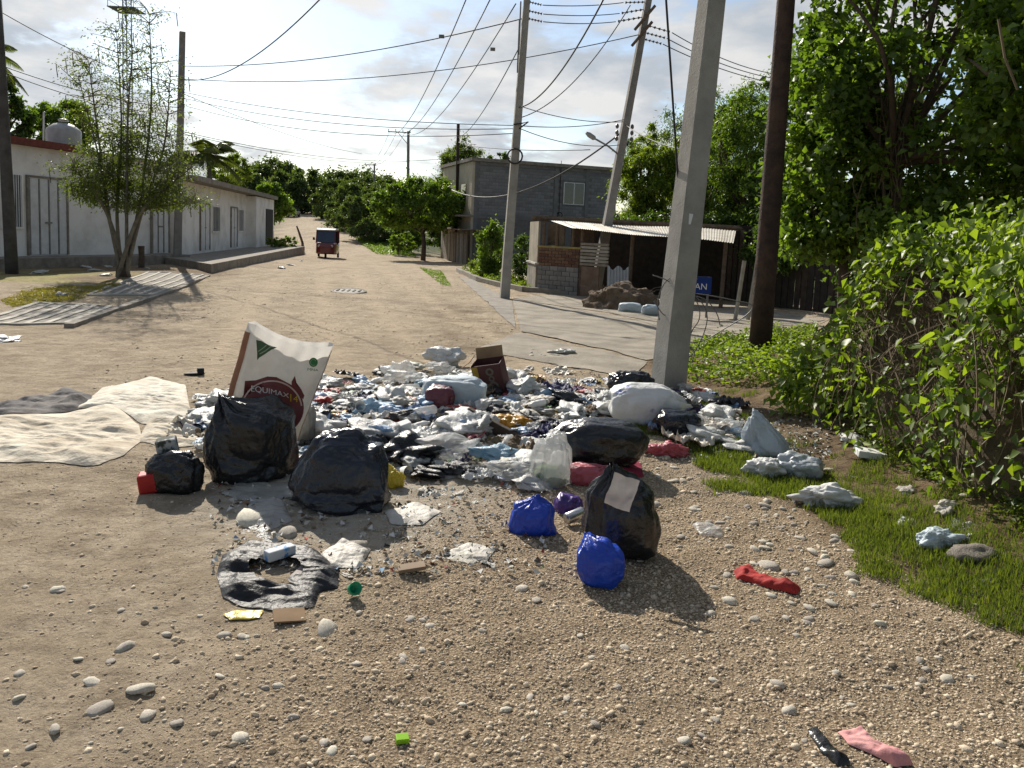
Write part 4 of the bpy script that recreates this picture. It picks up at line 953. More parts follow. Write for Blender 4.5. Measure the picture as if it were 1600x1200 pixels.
# hill trees and the tree row up the street
tpx('broad_tree', 'huge dome-shaped dark tree crown closing the end of the street', (425, 330), (360, 254, 490, 345), 150, 60, 420, .55, .32, leaf_far, 1, tr=.5, cr=.26)
tpx('broad_tree', 'tall dark tree left of the domed crown at the hill top', (380, 330), (345, 262, 425, 345), 130, 40, 330, .5, .3, leaf_far, 2, tr=.4)
tpx('bushy_tree', 'light green bushy tree beyond the end of the long white row house', (425, 355), (392, 288, 458, 352), 66, 40, 380, .26, .13, leaf_mid, 3, tr=.18)
for i, (bx, box, Y, sd_, lb) in enumerate((((530, 370), (482, 276, 560, 352), 112, 4, 'grey green tree farthest along the right side of the street'), ((560, 372), (510, 288, 590, 368), 92, 5, 'spreading thin-leaved tree in the row right of the street'),
        ((582, 378), (525, 300, 612, 372), 76, 6, 'low dark tree beside the round clipped tree'), ((612, 380), (560, 280, 650, 350), 84, 7, 'tall grey green tree behind the round clipped tree'), ((650, 380), (620, 285, 720, 350), 80, 8, 'pale tree partly hidden behind the round clipped tree'))):
    tpx('street_tree', lb, bx, box, Y, 42, 360, .34, .14, leaf_far, sd_, tr=.2, group=None)
tpx('broad_tree', 'wooded hill top tree behind the street row, dark and wide', (540, 350), (470, 268, 640, 330), 190, 60, 300, .7, .4, leaf_far, 9, tr=.5)
tpx('round_tree', 'dense round clipped tree with bright top leaves beside the road', (661, 398), (580, 279, 738, 366), 51, 80, 380, .21, .12, leaf_mid, 10, tr=.15, cr=.22, shell=.7, flat=.75, fork=.1)
tpx('feathery_tree', 'open feathery tree showing above the round tree and black pole', (715, 350), (682, 216, 765, 305), 62, 40, 260, .22, .06, leaf_olive, 11, tr=.13, cr=.28, shell=.3)
tpx('leafy_tree', 'small tree top rising behind the block house roof', (790, 350), (760, 228, 806, 290), 58, 16, 200, .2, .1, leaf_dark, 12, tr=.1)
tpx('tall_shrub', 'tall narrow climbing shrub against the block house corner', (766, 440), (748, 338, 790, 446), 30, 34, 330, .085, .045, leaf_mid, 13, tr=.04, cr=.34, cat='shrub')
tpx('dark_shrub', 'dark thin shrub growing between kerb and shack side wall', (815, 450), (800, 360, 832, 450), 27, 22, 170, .07, .035, leaf_dark, 14, tr=.03, cr=.34, cat='shrub')
for i, (px, py, w, lb) in enumerate(((740, 428, 22, 'low weeds'), (763, 437, 26, 'clump of weeds'), (795, 446, 20, 'small weeds'))):
    tpx('weed_clump', lb + (' at the kerb corner', ' under the tall narrow shrub', ' between shrub and tall kerb pole')[i], (px, py), (px - w, py - 22, px + w, py + 3), gp(px, py).y + .3, 14, 130, .09, .03, leaf_yel, 40 + i, tr=.01, cr=.4, cat='weeds')
tpx('roadside_bush', 'green bush in front of the far wall under the round tree', (622, 400), (606, 360, 650, 396), 56, 18, 220, .14, .06, leaf_mid, 15, tr=.05, cat='bush')
# wood on the hill and undergrowth filling the right side of the street
for i, (bx, box, Y, lb_) in enumerate(((400, (330, 285, 430, 350), 175, 'dark hill wood tree above the row house end'), (600, (520, 290, 700, 352), 150, 'dark hill wood tree above the street row'), (690, (640, 285, 760, 360), 120, 'dark hill wood tree beyond the black pole'), (470, (418, 262, 512, 340), 126, 'dark tree closing the view where the street bends'), (505, (478, 300, 545, 350), 135, 'dark hill wood tree at the bend of the street'))):
    tpx('hill_tree', lb_, (bx, 345), box, Y, 40, 330, .6, .3, leaf_far, 110 + i, tr=.3)
for i, (bx, box, Y, lb_) in enumerate(((540, (508, 325, 572, 372), 88, 'low dark bush under the spreading tree'), (585, (545, 335, 620, 384), 72, 'wide low bush under the low dark tree'), (640, (612, 340, 668, 394), 60, 'scrub behind the round clipped tree'), (690, (664, 335, 735, 396), 58, 'dark scrub between round tree and plank shed'))):
    tpx('undergrowth_bush', lb_, (bx, 384), box, Y, 26, 300, .22, .1, leaf_far if i < 2 else leaf_dark, 120 + i, tr=.06, cat='bush', cr=.3)
for i, (bx, box, Y, lb_) in enumerate(((985, (930, 330, 1060, 430), 28, 'dark scrub behind the shack roof'), (1110, (1040, 330, 1190, 440), 27, 'shadowy scrub behind the plank fence'), (1230, (1150, 330, 1320, 450), 22, 'dark undergrowth hanging over the plank fence'), (1370, (1290, 330, 1470, 470), 16, 'dark undergrowth behind the vine hedge'), (1560, (1450, 280, 1700, 450), 14, 'dense dark growth beyond the vine hedge'))):
    tpx('undergrowth_bush', lb_, (bx, 440), box, Y, 34, 330, .13, .06, leaf_dark, 130 + i, tr=.06, cat='bush', cr=.3)
# left background
tpx('dark_tree', 'very dark tree at the edge behind the red edged roof', (10, 300), (-40, 120, 52, 250), 36, 34, 330, .2, .1, leaf_dark, 16, tr=.2)
tpx('leafy_tree', 'mid green tree behind the water tank', (110, 300), (45, 155, 150, 250), 40, 40, 330, .19, .095, leaf_mid, 17, tr=.2)
tpx('leafy_tree', 'yellowish bush rising over the row house roof by the palm', (355, 330), (322, 236, 392, 300), 56, 26, 260, .2, .08, leaf_yel, 18, tr=.1)
def palm(name, label, cen, Y, trunk_px, nfr, flen, seed, mt):
    rr = np.random.RandomState(seed); c_ = np.array(at_depth(*cen, Y)); b_ = at_depth(*trunk_px, Y); root = thing(name, label, 'palm tree', (b_.x, Y, h1(b_.x, Y)))
    MB().tube(limb((b_.x, Y, h1(b_.x, Y) - .1), c_, rr, .03), list(np.linspace(.17, .11, 6)), 9).build('trunk', bark_g, root, True)
    for k in range(nfr):
        a = 6.283 * k / nfr + rr.uniform(-.2, .2); el = rr.uniform(-.35, 1.15); d = np.array([math.cos(a) * math.cos(el), math.sin(a) * math.cos(el), math.sin(el)]); n = 26; pts = []
        L_ = flen * rr.uniform(.8, 1.1)
        for i in range(n + 1): u = i / n; pts.append(c_ + d * L_ * u + np.array([0, 0, -L_ * .55 * u ** 2.2]))
        pts = np.array(pts); tg = np.gradient(pts, axis=0); cc, al, nn = [], [], []
        side = unit(np.cross(tg, np.array([0, 0, 1.0]) + tg * 0))
        for s in (-1, 1):
            for i in range(3, n + 1):
                for q in (0, .5):
                    p = pts[i] - tg[i] * q; w = flen * .26 * math.sin(math.pi * min(1, .12 + .88 * i / n)) + .08
                    dirv = side[i] * s + unit(tg[i:i + 1])[0] * .7 + np.array([0, 0, -.45]); dirv /= np.linalg.norm(dirv)
                    cc.append(p + dirv * w * .5); al.append(dirv * w); nn.append(np.array([0, 0, 1.0]) + rr.normal(size=3) * .3)
        al = np.array(al); fr = leaf_obj('frond', np.array(cc), al, np.array(nn), np.linalg.norm(al, axis=1) * 1.15, .034, mt, rr, root)
        MB().tube([tuple(p) for p in pts[::4]], .018, 4, False).build('rachis', mat('palm_rib', (.16, .17, .05)), fr)
leaf_palm = leafmat('leaf_palm', (.045, .07, .02), (.13, .155, .045), .3)
palm('coconut_palm', 'coconut palm with drooping fronds above the row house roof', (324, 243), 44, (318, 330), 22, 2.6, 3, leaf_palm)
palm('coconut_palm', 'coconut palm fronds behind the dark pole by the double door', (-28, 82), 33, (-30, 330), 12, 2.0, 4, leaf_palm)

# sparse multi-stemmed tree in front of the houses: fine twigs with small leaflets and hanging pods
def sparse_tree():
    rr = np.random.RandomState(21); b_ = gp(193, 432); Y = b_.y; root = thing('slender_tree', 'sparse many-stemmed young tree with hanging pods before the white house', 'tree', tuple(b_)); mb = MB(); cc, al = [], []; pods = []
    stems = [((172, 345), (152, 200), (138, 95)), ((183, 335), (190, 200), (182, 50)), ((198, 345), (200, 180), (208, 75)), ((215, 335), (236, 170), (233, 22)), ((222, 330), (256, 230), (266, 120)), ((170, 340), (158, 260), (122, 120)), ((218, 335), (265, 290), (300, 262)), ((172, 345), (140, 290), (112, 262)), ((216, 338), (270, 320), (305, 318))]
    for si, st in enumerate(stems):
        pts = [np.array(b_) + rr.normal(size=3) * .06] + [np.array(at_depth(px, py, Y + rr.uniform(-.9, .9) * (k + 1) / 3)) for k, (px, py) in enumerate(st)]
        pts[0][2] = b_.z - .1; fine = []
        for i in range(len(pts) - 1):
            for k in range(7):
                u = k / 7; p0, p1_, p2_, p3_ = pts[max(0, i - 1)], pts[i], pts[i + 1], pts[min(len(pts) - 1, i + 2)]
                fine.append(.5 * ((2 * p1_) + (-p0 + p2_) * u + (2 * p0 - 5 * p1_ + 4 * p2_ - p3_) * u * u + (-p0 + 3 * p1_ - 3 * p2_ + p3_) * u ** 3))
        fine.append(pts[-1]); n = len(fine); mb.tube([tuple(q) for q in fine], list(np.linspace(.062, .007, n)), 7, False)
        for i in range(9, n):
            for _ in range(4 if i > 11 else 3):
                d = rr.normal(size=3); d[2] = abs(d[2]) * .35 + .1; d /= np.linalg.norm(d); ln = rr.uniform(.35, .95) * (1.25 - .5 * i / n); low = i < n * .62
                e = fine[i] + d * ln; tw = limb(fine[i], e, rr, .1, 4); mb.tube(tw, list(np.linspace(.014, .004, 5)), 4, False)
                m_ = int((105 if low else 26) * ln / .6)
                uu = rr.uniform(.25, 1.1, m_); base_p = np.array(fine[i])[None] + (e - np.array(fine[i]))[None] * uu[:, None]
                o_ = rr.normal(size=(m_, 3)) * np.array([.13, .13, .09]); cc.append(base_p + o_ + np.array([0, 0, -.04])); al.append(unit(o_ + np.array([0, 0, -.08])))
                if rr.uniform() < .20:
                    q = np.array(e); pods.append(MB().tube([tuple(q), tuple(q + np.array([.01, 0, -.14])), tuple(q + np.array([.03, .01, -.28 - .1 * rr.uniform()]))], .011, 4))
    mb.build('trunk', mat('grey_green_bark', (.19, .175, .14), (.11, .10, .08), scale=8, bump=.6, bscale=30), root, True); [k.build('seed_pod', mat('pod', (.10, .085, .05), (.06, .05, .03)), root) for k in pods]
    cc, al = np.concatenate(cc), np.concatenate(al); leaf_obj('crown', cc, al, unit(rr.normal(size=cc.shape) + np.array([0, 0, .8])), .075 * rr.uniform(.6, 1.2, len(cc)), .034, leafmat('leaf_sparse', (.055, .085, .022), (.13, .165, .045), .45), rr, root)
    MB().tube([tuple(b_ + Vector((0, 0, -.1))), tuple(b_ + Vector((-.02, 0, .2))), tuple(b_ + Vector((.03, 0, .48)))], [.21, .16, .11], 10).build('stump', bark, root, True)
sparse_tree()
q = gp(221, 418); st = MB().tube([q + Vector((0, 0, -.1)), q + Vector((.01, 0, .35)), q + Vector((0, 0, .68))], [.10, .085, .10], 9).build('wooden_post', bark, None, False, tuple(q)); tag(st, 'short dark wooden post beside the many-stemmed tree', 'post')
q = gp(473, 394); st = MB().tube([q + Vector((0, 0, -.1)), q + Vector((-.02, 0, .6)), q + Vector((-.25, 0, 1.25)), q + Vector((-.42, 0, 1.7))], [.11, .085, .07, .05], 8).build('leaning_post', bark, None, True, tuple(q)); tag(st, 'crooked dark post at the corner of the raised pavement', 'post')
for i, px in enumerate((425, 438, 447, 456)): tpx('pavement_plant', ('small dark plant', 'bushy low plant', 'thin green plant', 'leafy little plant')[i] + ' growing at the far end of the raised pavement', (px, 388), (px - 8, 368, px + 8, 388), 46 + i, 8, 90, .12, .05, leaf_mid, 60 + i, tr=.02, cr=.45, cat='plant')
# right middle: feathery trees behind the shack
for i, (bx, box, Y, n, lb) in enumerate((((1000, 440), (948, 195, 1090, 372), 31, 70, 'bright feathery tree with drooping twigs behind the shack roof'), ((1080, 440), (1010, 130, 1200, 400), 33, 90, 'large feathery tree between concrete pole and wooden pole'), ((1170, 450), (1085, 105, 1270, 420), 28, 95, 'tall dark feathery tree behind the tarred wooden pole'), ((1260, 450), (1150, 230, 1340, 440), 26, 70, 'shadowy feathery tree over the plank fence'))):
    tpx('feathery_tree', lb, bx, box, Y, n, 330, .16, .042, (leaf_yel, leaf_olive, leaf_mid, leaf_dark)[i], 70 + i, tr=.2, cr=.24, droop=.5, shell=.35)
# broad-leaved tree on the right with creeper-covered trunk
def big_tree():
    Y = 12.0; b_ = at_depth(1402, 560, Y); g = h1(b_.x, Y)
    r_ = tree('broadleaf_tree', 'big broad-leaved tree with creeper hung trunk towering over the hedge', (b_.x, Y, g), tuple(at_depth(1392, 250, Y)), tuple(at_depth(1465, 95, Y)), (2.35, 1.7, 3.35), 120, 225, .125, .088, leafmat('leaf_broad', (.036, .076, .016), (.125, .195, .036), .46), 90, cr=.21, tr=.14, shell=.42, limbs=26, flat=.9)
    t_ = tree('broadleaf_tree', 'lower sunlit broad-leaved tree beside the tarred pole', (at_depth(1322, 560, 12.8).x, 12.8, g), tuple(at_depth(1318, 400, 12.8)), tuple(at_depth(1312, 265, 12.8)), (.95, 1.0, 1.75), 60, 190, .125, .09, leaf_mid, 91, cr=.30, tr=.10, shell=.4, limbs=16)
    rr = np.random.RandomState(92); mb = MB()
    for k in range(60):
        p = np.array(at_depth(1395 + rr.normal() * 22, rr.uniform(60, 330), Y - .35)); L_ = rr.uniform(.3, 1.2)
        mb.tube(limb(p, p + np.array([rr.normal() * .12, rr.normal() * .1, -L_]), rr, .08, 4), .006, 4, False)
    mb.build('dry_creepers', mat('dry_vine', (.21, .165, .10), (.14, .11, .07)), r_)
big_tree()
tpx('broadleaf_tree', 'dark overhanging tree at the far right with dry creepers', (1640, 560), (1490, -120, 1800, 300), 9.5, 60, 150, .12, .085, leaf_mid, 93, tr=.16, cr=.25, shell=.4)

# ------------------------------------------------------------------ hedge bank overgrown with vines
hb0, hb1 = gp(1275, 652), gp(1600, 812); hd = (hb1 - hb0); hd.z = 0; hl = hd.length; hd.normalize(); hn = Vector((-hd.y, hd.x, 0)) * -1
if hn.x > 0: hn = -hn               # outward normal, towards the road
hin = -hn
def hedge_pt(s, w, rr_=None):
    """s metres along the foot, w from 0 (foot) over the brow to the back"""
    hgt = 1.05 + .55 * min(1.6, max(0, s) / hl) + .2 * math.sin(s * 2.1 + .5)
    if s < .5: hgt *= .35 + .65 * max(0, s + .35) / .85
    if w < 1: a = w * math.pi / 2; out_, z = .42 * (1 - math.cos(a)) ** 1 + .06 * math.sin(5 * s), hgt * math.sin(a) ** .8
    else: out_, z = .42 + (w - 1) * 1.6, hgt + .35 * (w - 1)
    p = hb0 + hd * s + hin * out_; return Vector((p.x, p.y, h1(p.x, p.y) * 1.0 + z))
v = []; f = []; ns, nw = 50, 26
for i in range(ns + 1):
    for j in range(nw + 1):
        p = hedge_pt(-.35 + (hl + 2.4) * i / ns, 2.6 * j / nw); p = p - Vector((0, 0, .12)) + hin * .10; v.append(p)
v = np.array([tuple(p) for p in v]); v += .09 * np.stack([fbm(v * 2.2, 80 + k, 3) for k in range(3)], 1)
for i in range(ns):
    for j in range(nw): f.append((i * (nw + 1) + j, (i + 1) * (nw + 1) + j, (i + 1) * (nw + 1) + j + 1, i * (nw + 1) + j + 1))
hg = thing('vine_hedge', 'overgrown hedge bank of climbing vines with a curtain of dry stems', 'hedge', tuple(hb0))
link('bank', mesh_np('bank', v - offset_of(hg), f, True), mat('leaf_litter', (.055, .042, .028), (.10, .075, .045), scale=7, bump=1, bscale=25, rough=.98), hg)
rr = np.random.RandomState(33); mb = MB()
dry = mat('dry_stem', (.20, .155, .095), (.12, .09, .055), scale=5, rough=.9)
for k in range(650):
    s = rr.uniform(.1, hl + 1.5); w = rr.uniform(.25, 1.15); p = np.array(hedge_pt(s, w)) + np.array(hn) * rr.uniform(0, .12)
    d = np.array(hd) * rr.normal() * .45 + np.array([0, 0, -1.0]) * rr.uniform(.1, 1) + np.array(hn) * rr.uniform(-.1, .25); d /= np.linalg.norm(d)
    mb.tube(limb(p, p + d * rr.uniform(.25, .75), rr, .16, 4), .0022 + .003 * rr.uniform(), 3, False)
tag(mb.build('dry_stems', dry, hg), kind='stuff')
n = 38000; S_ = rr.uniform(-.45, hl + 2.2, n); Wv = np.where(rr.uniform(0, 1, n) < .6, rr.uniform(0, 1.1, n), rr.uniform(.8, 2.6, n))
dens = fbm(np.stack([S_ * 1.5, Wv * 2, S_ * 0], 1), 99, 3); bare = np.exp(-(((S_ - hl * .5) / .9) ** 2 + ((Wv - .58) / .32) ** 2))
keep = rr.uniform(0, 1, n) < np.clip(.62 + .8 * dens - .72 * bare, .08, 1); S_, Wv = S_[keep], Wv[keep]
c = np.array([tuple(hedge_pt(s, w)) for s, w in zip(S_, Wv)]) + np.array(hn)[None] * rr.uniform(-.02, .20, (len(S_), 1)) + rr.normal(size=(len(S_), 3)) * .05 + np.array([0, 0, 1.0]) * (rr.uniform(0, 1, (len(S_), 1)) ** 3 * .28)
nrm = np.array(hn)[None] * .7 + np.array([0, 0, .8]) + rr.normal(size=c.shape) * .55; al = rr.normal(size=c.shape) * .7 + np.array([0, 0, -.7]) + np.array(hn)[None] * .4
vine_leaf = leafmat('leaf_vine', (.06, .11, .016), (.19, .255, .04), .5)
sz = rr.uniform(.4, 1.35, len(c)); leaf_obj('foliage', c, al, unit(nrm), .062 * sz ** 1.5, .045 * sz ** 1.5, vine_leaf, rr, hg, kind='stuff', rnd=np.clip(.45 + .3 * rr.normal(size=len(c)) + .3 * dens[keep], 0, 1))
# the largest leaves, each its own piece
def big_leaf_mesh(seed):
    o2 = []; r2 = np.random.RandomState(seed)
    prof = [(0, 0), (.12, .34), (.35, .46), (.62, .36), (.85, .16), (1, 0)]
    for u, w in prof: o2 += [(-w, u, .10 * w + .1 * u * (1 - u)), (0, u, -.25 * u * u), (w, u, .10 * w + .1 * u * (1 - u))]
    f_ = []
    for i in range(5): a = i * 3; f_ += [(a, a + 1, a + 4, a + 3), (a + 1, a + 2, a + 5, a + 4)]
    me = mesh_np('leaf', np.array(o2), f_, True); set_attr(me, 'rnd', np.full(len(me.polygons), r2.uniform(.2, 1))); me.materials.append(vine_leaf); return me
LV = [big_leaf_mesh(i) for i in range(6)]
for k in range(240):
    s = rr.uniform(-.3, hl + 1.2); w = rr.uniform(.1, 1.5); p = hedge_pt(s, w) + hn * rr.uniform(.08, .22) + Vector((0, 0, rr.uniform(0, .12)))
    o = bpy.data.objects.new('leaf', LV[k % 6]); COL.objects.link(o); o.parent = hg; o.location = p - Vector(offset_of(hg)); sc = rr.uniform(.07, .12); o.scale = (sc,) * 3
    o.rotation_euler = (rr.uniform(-.9, .3), rr.uniform(-.6, .6), rr.uniform(0, 6.3))
for pts in ([(1345, 500), (1400, 482), (1440, 462)], [(1330, 560), (1338, 480), (1348, 450)], [(1480, 415), (1520, 395), (1562, 370)], [(1560, 30), (1570, 90), (1590, 140)]):
    MB().tube([at_depth(px, py, 7.6) for px, py in pts], .012, 5).build('stick', dry, hg)
a = gp(1282, 655); MB().tube([a + Vector((0, .05, -.1)), a + Vector((.05, .1, .3)), a + Vector((.1, .12, .5))], [.06, .05, .035], 7).build('stump', mat('grey_driftwood', (.30, .25, .18), (.2, .16, .11)), hg)

# ------------------------------------------------------------------ grass and ground cover
def blades(name, pts, ln, wd, mt, rr, parent=None, lean=.55):
    n = len(pts); z = H(pts[:, 0], pts[:, 1]); a = rr.uniform(0, 6.283, n); s = np.stack([np.cos(a), np.sin(a), 0 * a], 1); b2 = rr.uniform(0, 6.283, n); tl = rr.uniform(.1, lean, n)
    l_ = ln * rr.uniform(.5, 1.3, n); base = np.stack([pts[:, 0], pts[:, 1], z - .004], 1); tip = base + np.stack([np.cos(b2) * tl * l_, np.sin(b2) * tl * l_, l_ * np.sqrt(1 - tl ** 2 * .8)], 1)
    mid = (base + tip) / 2 + np.array([0, 0, 1]) * (l_ * .10)[:, None]; w = (wd * rr.uniform(.6, 1.3, n))[:, None]
    v = np.stack([base - s * w * .5, base + s * w * .5, mid + s * w * .45, tip, mid - s * w * .45], 1).reshape(-1, 3); k = np.arange(n)[:, None] * 5
    f = np.concatenate([k + np.array([[0, 1, 2]]), k + np.array([[0, 2, 4]]), k + np.array([[4, 2, 3]])], 1).reshape(-1, 3)
    me = mesh_np(name, v, f); set_attr(me, 'rnd', np.repeat(rr.uniform(0, 1, n), 3)); return link(name, me, mt, parent)
rr = np.random.RandomState(44); grass_m = leafmat('grass', (.05, .085, .018), (.15, .18, .045), .4)
def in_band(x, y):
    d = verge_mask(x, y); w = fbm(np.stack([x, y, x * 0], 1) * 1.6, 12, 3); w2 = fbm(np.stack([x, y, x * 0], 1) * 4.5, 13, 3)
    main = sstep(-.08, .10, d + w * .30 + w2 * .12) * sstep(.95, .5, d + w * .35) * np.clip(.62 + 1.0 * (w2 + .2) + .5 * w, .08, 1) * sstep(2.2, 2.7, y + .2) * sstep(7.2, 6.4, y)
    patch = sstep(.25, .45, w + .5 * w2) * sstep(.3, .6, d) * sstep(9.5, 7.5, y)
    hx = (x - hb0.x) * hn.x + (y - hb0.y) * hn.y
    p2 = np.exp(-(((x - 1.25) / .42) ** 2 + ((y - 6.65) / .35) ** 2) ** 2)
    return np.clip(np.maximum(np.maximum(main, .45 * patch * (hx > -.1)), p2), 0, 1)
def rscatter(n, x0, x1, y0, y1, dens):
    out_ = np.zeros((0, 2))
    while len(out_) < n:
        p = np.stack([rr.uniform(x0, x1, n), rr.uniform(y0, y1, n)], 1); out_ = np.concatenate([out_, p[rr.uniform(0, 1, n) < dens(p[:, 0], p[:, 1])]])
    return out_[:n]
pts = rscatter(54000, .8, 4.6, 2.2, 9.2, in_band)
tag(blades('grass', pts, .05, .004, grass_m, rr), 'short green grass along the gravel verge', 'grass', kind='stuff')
def cover(name, label, poly, n, L_, W_, hgt, mt):
    P_ = [gp(*q) for q in poly]; xs = [p.x for p in P_]; ys = [p.y for p in P_]
    def inside(x, y):
        r_ = np.zeros(len(x), bool); j = len(P_) - 1
        for i in range(len(P_)):
            c_ = ((P_[i].y > y) != (P_[j].y > y)) & (x < (P_[j].x - P_[i].x) * (y - P_[i].y) / (P_[j].y - P_[i].y + 1e-9) + P_[i].x); r_ ^= c_; j = i
        return r_ * np.clip(.6 + .9 * fbm(np.stack([x, y, x * 0], 1) * 2.5, 15, 3), .05, 1)
    q = rscatter(n, min(xs), max(xs), min(ys), max(ys), inside); z = H(q[:, 0], q[:, 1]); hh_ = hgt * np.clip(.6 + .9 * fbm(np.stack([q[:, 0], q[:, 1], z * 0], 1) * 1.7, 16, 3), .15, 1.5)
    c = np.stack([q[:, 0], q[:, 1], z + hh_ * rr.uniform(0, 1, n) ** .7], 1); al = rr.normal(size=(n, 3)) * np.array([1, 1, .4]) + np.array([0, 0, .3]); nr = unit(rr.normal(size=(n, 3)) * .5 + np.array([0, 0, 1.0])); s = rr.uniform(.6, 1.3, n)
    tag(leaf_obj(name, c, al, nr, L_ * s, W_ * s, mt, rr), label, 'plants', kind='stuff')
cover('ground_cover', 'bright low leafy ground cover round the tarred wooden pole', [(1072, 545), (1180, 520), (1275, 515), (1300, 560), (1280, 625), (1200, 605), (1072, 598)], 9000, .06, .04, .22, vine_leaf)
cover('ground_cover', 'low weeds at the foot of the vine hedge', [(1270, 640), (1310, 600), (1600, 760), (1700, 900), (1560, 820), (1400, 730)], 2600, .045, .022, .10, grass_m)
cover('roadside_weeds', 'green weeds along the foot of the far street trees', [(555, 372), (640, 384), (650, 402), (590, 398)], 5000, .2, .07, .25, leaf_mid)
cover('kerb_weeds', 'bright weeds inside the kerbed garden before the block house', [(728, 424), (770, 434), (830, 446), (830, 456), (760, 442)], 5000, .12, .03, .25, leaf_yel)
cover('dry_grass', 'patch of dry yellow grass before the white house', [(0, 470), (60, 452), (190, 446), (120, 470), (20, 480)], 4500, .09, .012, .06, leafmat('dry_grass', (.30, .25, .09), (.20, .20, .06), .3))
cover('road_edge_weeds', 'thin weeds in the washed-out gutter by the concrete street', [(655, 418), (690, 424), (705, 448), (690, 446)], 2200, .08, .02, .07, leaf_mid)
# ------------------------------------------------------------------ rubbish: bags, sacks, sheets
def film(name, c1, c2=None, rough=.32, spec=.5, alpha=None, bump=.35, bscale=35, transl=0, rnd=0.0, scale=4, crinkle=9):
    return mat(name, c1, c2, rough=rough, spec=spec, bump=bump, bscale=bscale, alpha=alpha, transl=transl, rnd=rnd, scale=scale, crinkle=crinkle)
black_f = film('black_plastic', (.011, .012, .014), (.014, .015, .017), rough=.27, spec=.5, bump=.35, bscale=22)
navy_f = film('navy_black_plastic', (.010, .013, .022), (.012, .015, .026), rough=.24, spec=.55, bump=.35, bscale=22)
blue_f = film('blue_plastic', (.012, .05, .42), (.02, .08, .52), rough=.33, transl=.15)
white_sack = mat('white_woven_plastic', (.62, .62, .60), (.48, .48, .46), scale=3, rough=.5, bump=.25, bscale=60)
pale_sack = mat('pale_blue_sack', (.46, .53, .57), (.36, .42, .45), scale=3, rough=.5, bump=.25, bscale=60)
maroon_f = film('maroon_plastic', (.13, .03, .045), (.09, .02, .03), rough=.4)
pink_f = film('pink_plastic', (.55, .14, .17), (.42, .10, .13), rough=.4, transl=.25)
crimson = mat('crimson_cloth', (.30, .02, .055), (.22, .015, .04), rough=.85, bump=.3)
grey_f = film('grey_film', (.30, .30, .27), (.20, .20, .18), rough=.4)
clear_f = film('clear_film', (.72, .73, .72), (.60, .61, .60), rough=.25, alpha=.5, transl=.3)
def bag_geo(w, d, h, seed, sub=5, sq=.72, crease=.055, freq=1.6, neck=None, taper=0.0, shear=(0, 0), grain=(1, 1, .45), lump=.16):
    v, f = ico(sub); p = np.sign(v) * np.abs(v) ** sq; p = p / np.maximum(1e-6, np.abs(p).max()); rr_ = np.random.RandomState(seed)
    big = lump * fbm(v * 1.1, seed, 2)
    g = v * np.array(grain); g = g + .35 * np.stack([pnoise(v * 1.4, seed + 7 + k) for k in range(3)], 1)
    cr_ = crease * ridged(g * freq * 1.5, seed + 3, 4, .6) + crease * .5 * ridged(v * freq * 3.4, seed + 13, 3, .55)
    cr_ = cr_ * .45 + crease * 2.5 * folds(v * np.array(grain), seed + 2, 12, freq * .9, freq * 9)
    p = p * (1 + big + cr_)[:, None]
    if neck is not None:            # gather the film to a knot
        ax = np.array(neck, float); ax /= np.linalg.norm(ax); t_ = v @ ax; ang = np.arctan2(*(v @ np.linalg.svd(ax[None])[2][1:].T).T)
        k = sstep(.72, .99, t_); pl = .06 * np.sin(ang * 11 + seed) * sstep(.3, .95, t_) + .035 * np.sin(ang * 23) * sstep(.45, .95, t_)
        p = p * (1 + pl)[:, None]; rad = p - (p @ ax)[:, None] * ax; p = p - rad * (k * .72)[:, None] + ax * (k * .22 * (1 + .5 * np.sin(ang * 3)))[:, None]
    z = p[:, 2]; zz = (z + 1) / 2; s = 1 - taper * np.clip(zz, 0, 1)
    q = np.stack([p[:, 0] * w / 2 * s + shear[0] * zz, p[:, 1] * d / 2 * s + shear[1] * zz, z * h / 2 + h / 2], 1)
    lo = q[:, 2] < .10 * h; q[:, 2] = np.where(lo, .10 * h * (1 - np.exp((q[:, 2] - .10 * h) / (.08 * h)) * 0) * np.clip(q[:, 2] / (.10 * h), -.02, 1), q[:, 2])
    q[:, 2] -= q[:, 2].min(); return q, f
def hero(name, label, cat, box, mt, seed, depth=.85, sub=5, group=None, sink=.02, **k):
    x0, y0, x1, y1 = box; pf = gp((x0 + x1) / 2, y1); s = mpp(pf); w = (x1 - x0) * s * .96; d = w * depth; c_ = Vector((pf.x, pf.y + d * .40, 0)); c_.x = at_depth((x0 + x1) / 2, y1, c_.y).x
    zt_ = at_depth((x0 + x1) / 2, y0, c_.y).z; g = h1(c_.x, c_.y); h = max(.06, zt_ - g + .01); q, f = bag_geo(w, d, h, seed, sub, **k)
    loc = (c_.x, c_.y, g - sink); o = link(name, mesh_np(name, q, f, True), mt, None, loc); tag(o, label, cat, group); return o, c_, h, w
B1 = hero('rubbish_bag', 'tall open black rubbish bag with a feed sack standing behind it', 'rubbish bag', (322, 627, 459, 758), black_f, 11, .75, 6, lump=.22, sq=.66, crease=.045, freq=1.6, shear=(0, .05), grain=(1, 1, .8), taper=.04, neck=(-.55, -.2, .9))
B2 = hero('rubbish_bag', 'wide slumped shiny black rubbish bag beside the open one', 'rubbish bag', (443, 672, 606, 806), navy_f, 12, .62, 6, lump=.24, sq=.58, crease=.042, freq=1.5, taper=.34, shear=(.07, .05), grain=(.7, 1, 1.0))
B3 = hero('rubbish_bag', 'round black rubbish bag with a pale paper scrap on top', 'rubbish bag', (903, 742, 1026, 880), black_f, 13, .9, 5, sq=.75, crease=.045, freq=1.5, neck=(-.25, -.15, 1), taper=.1)
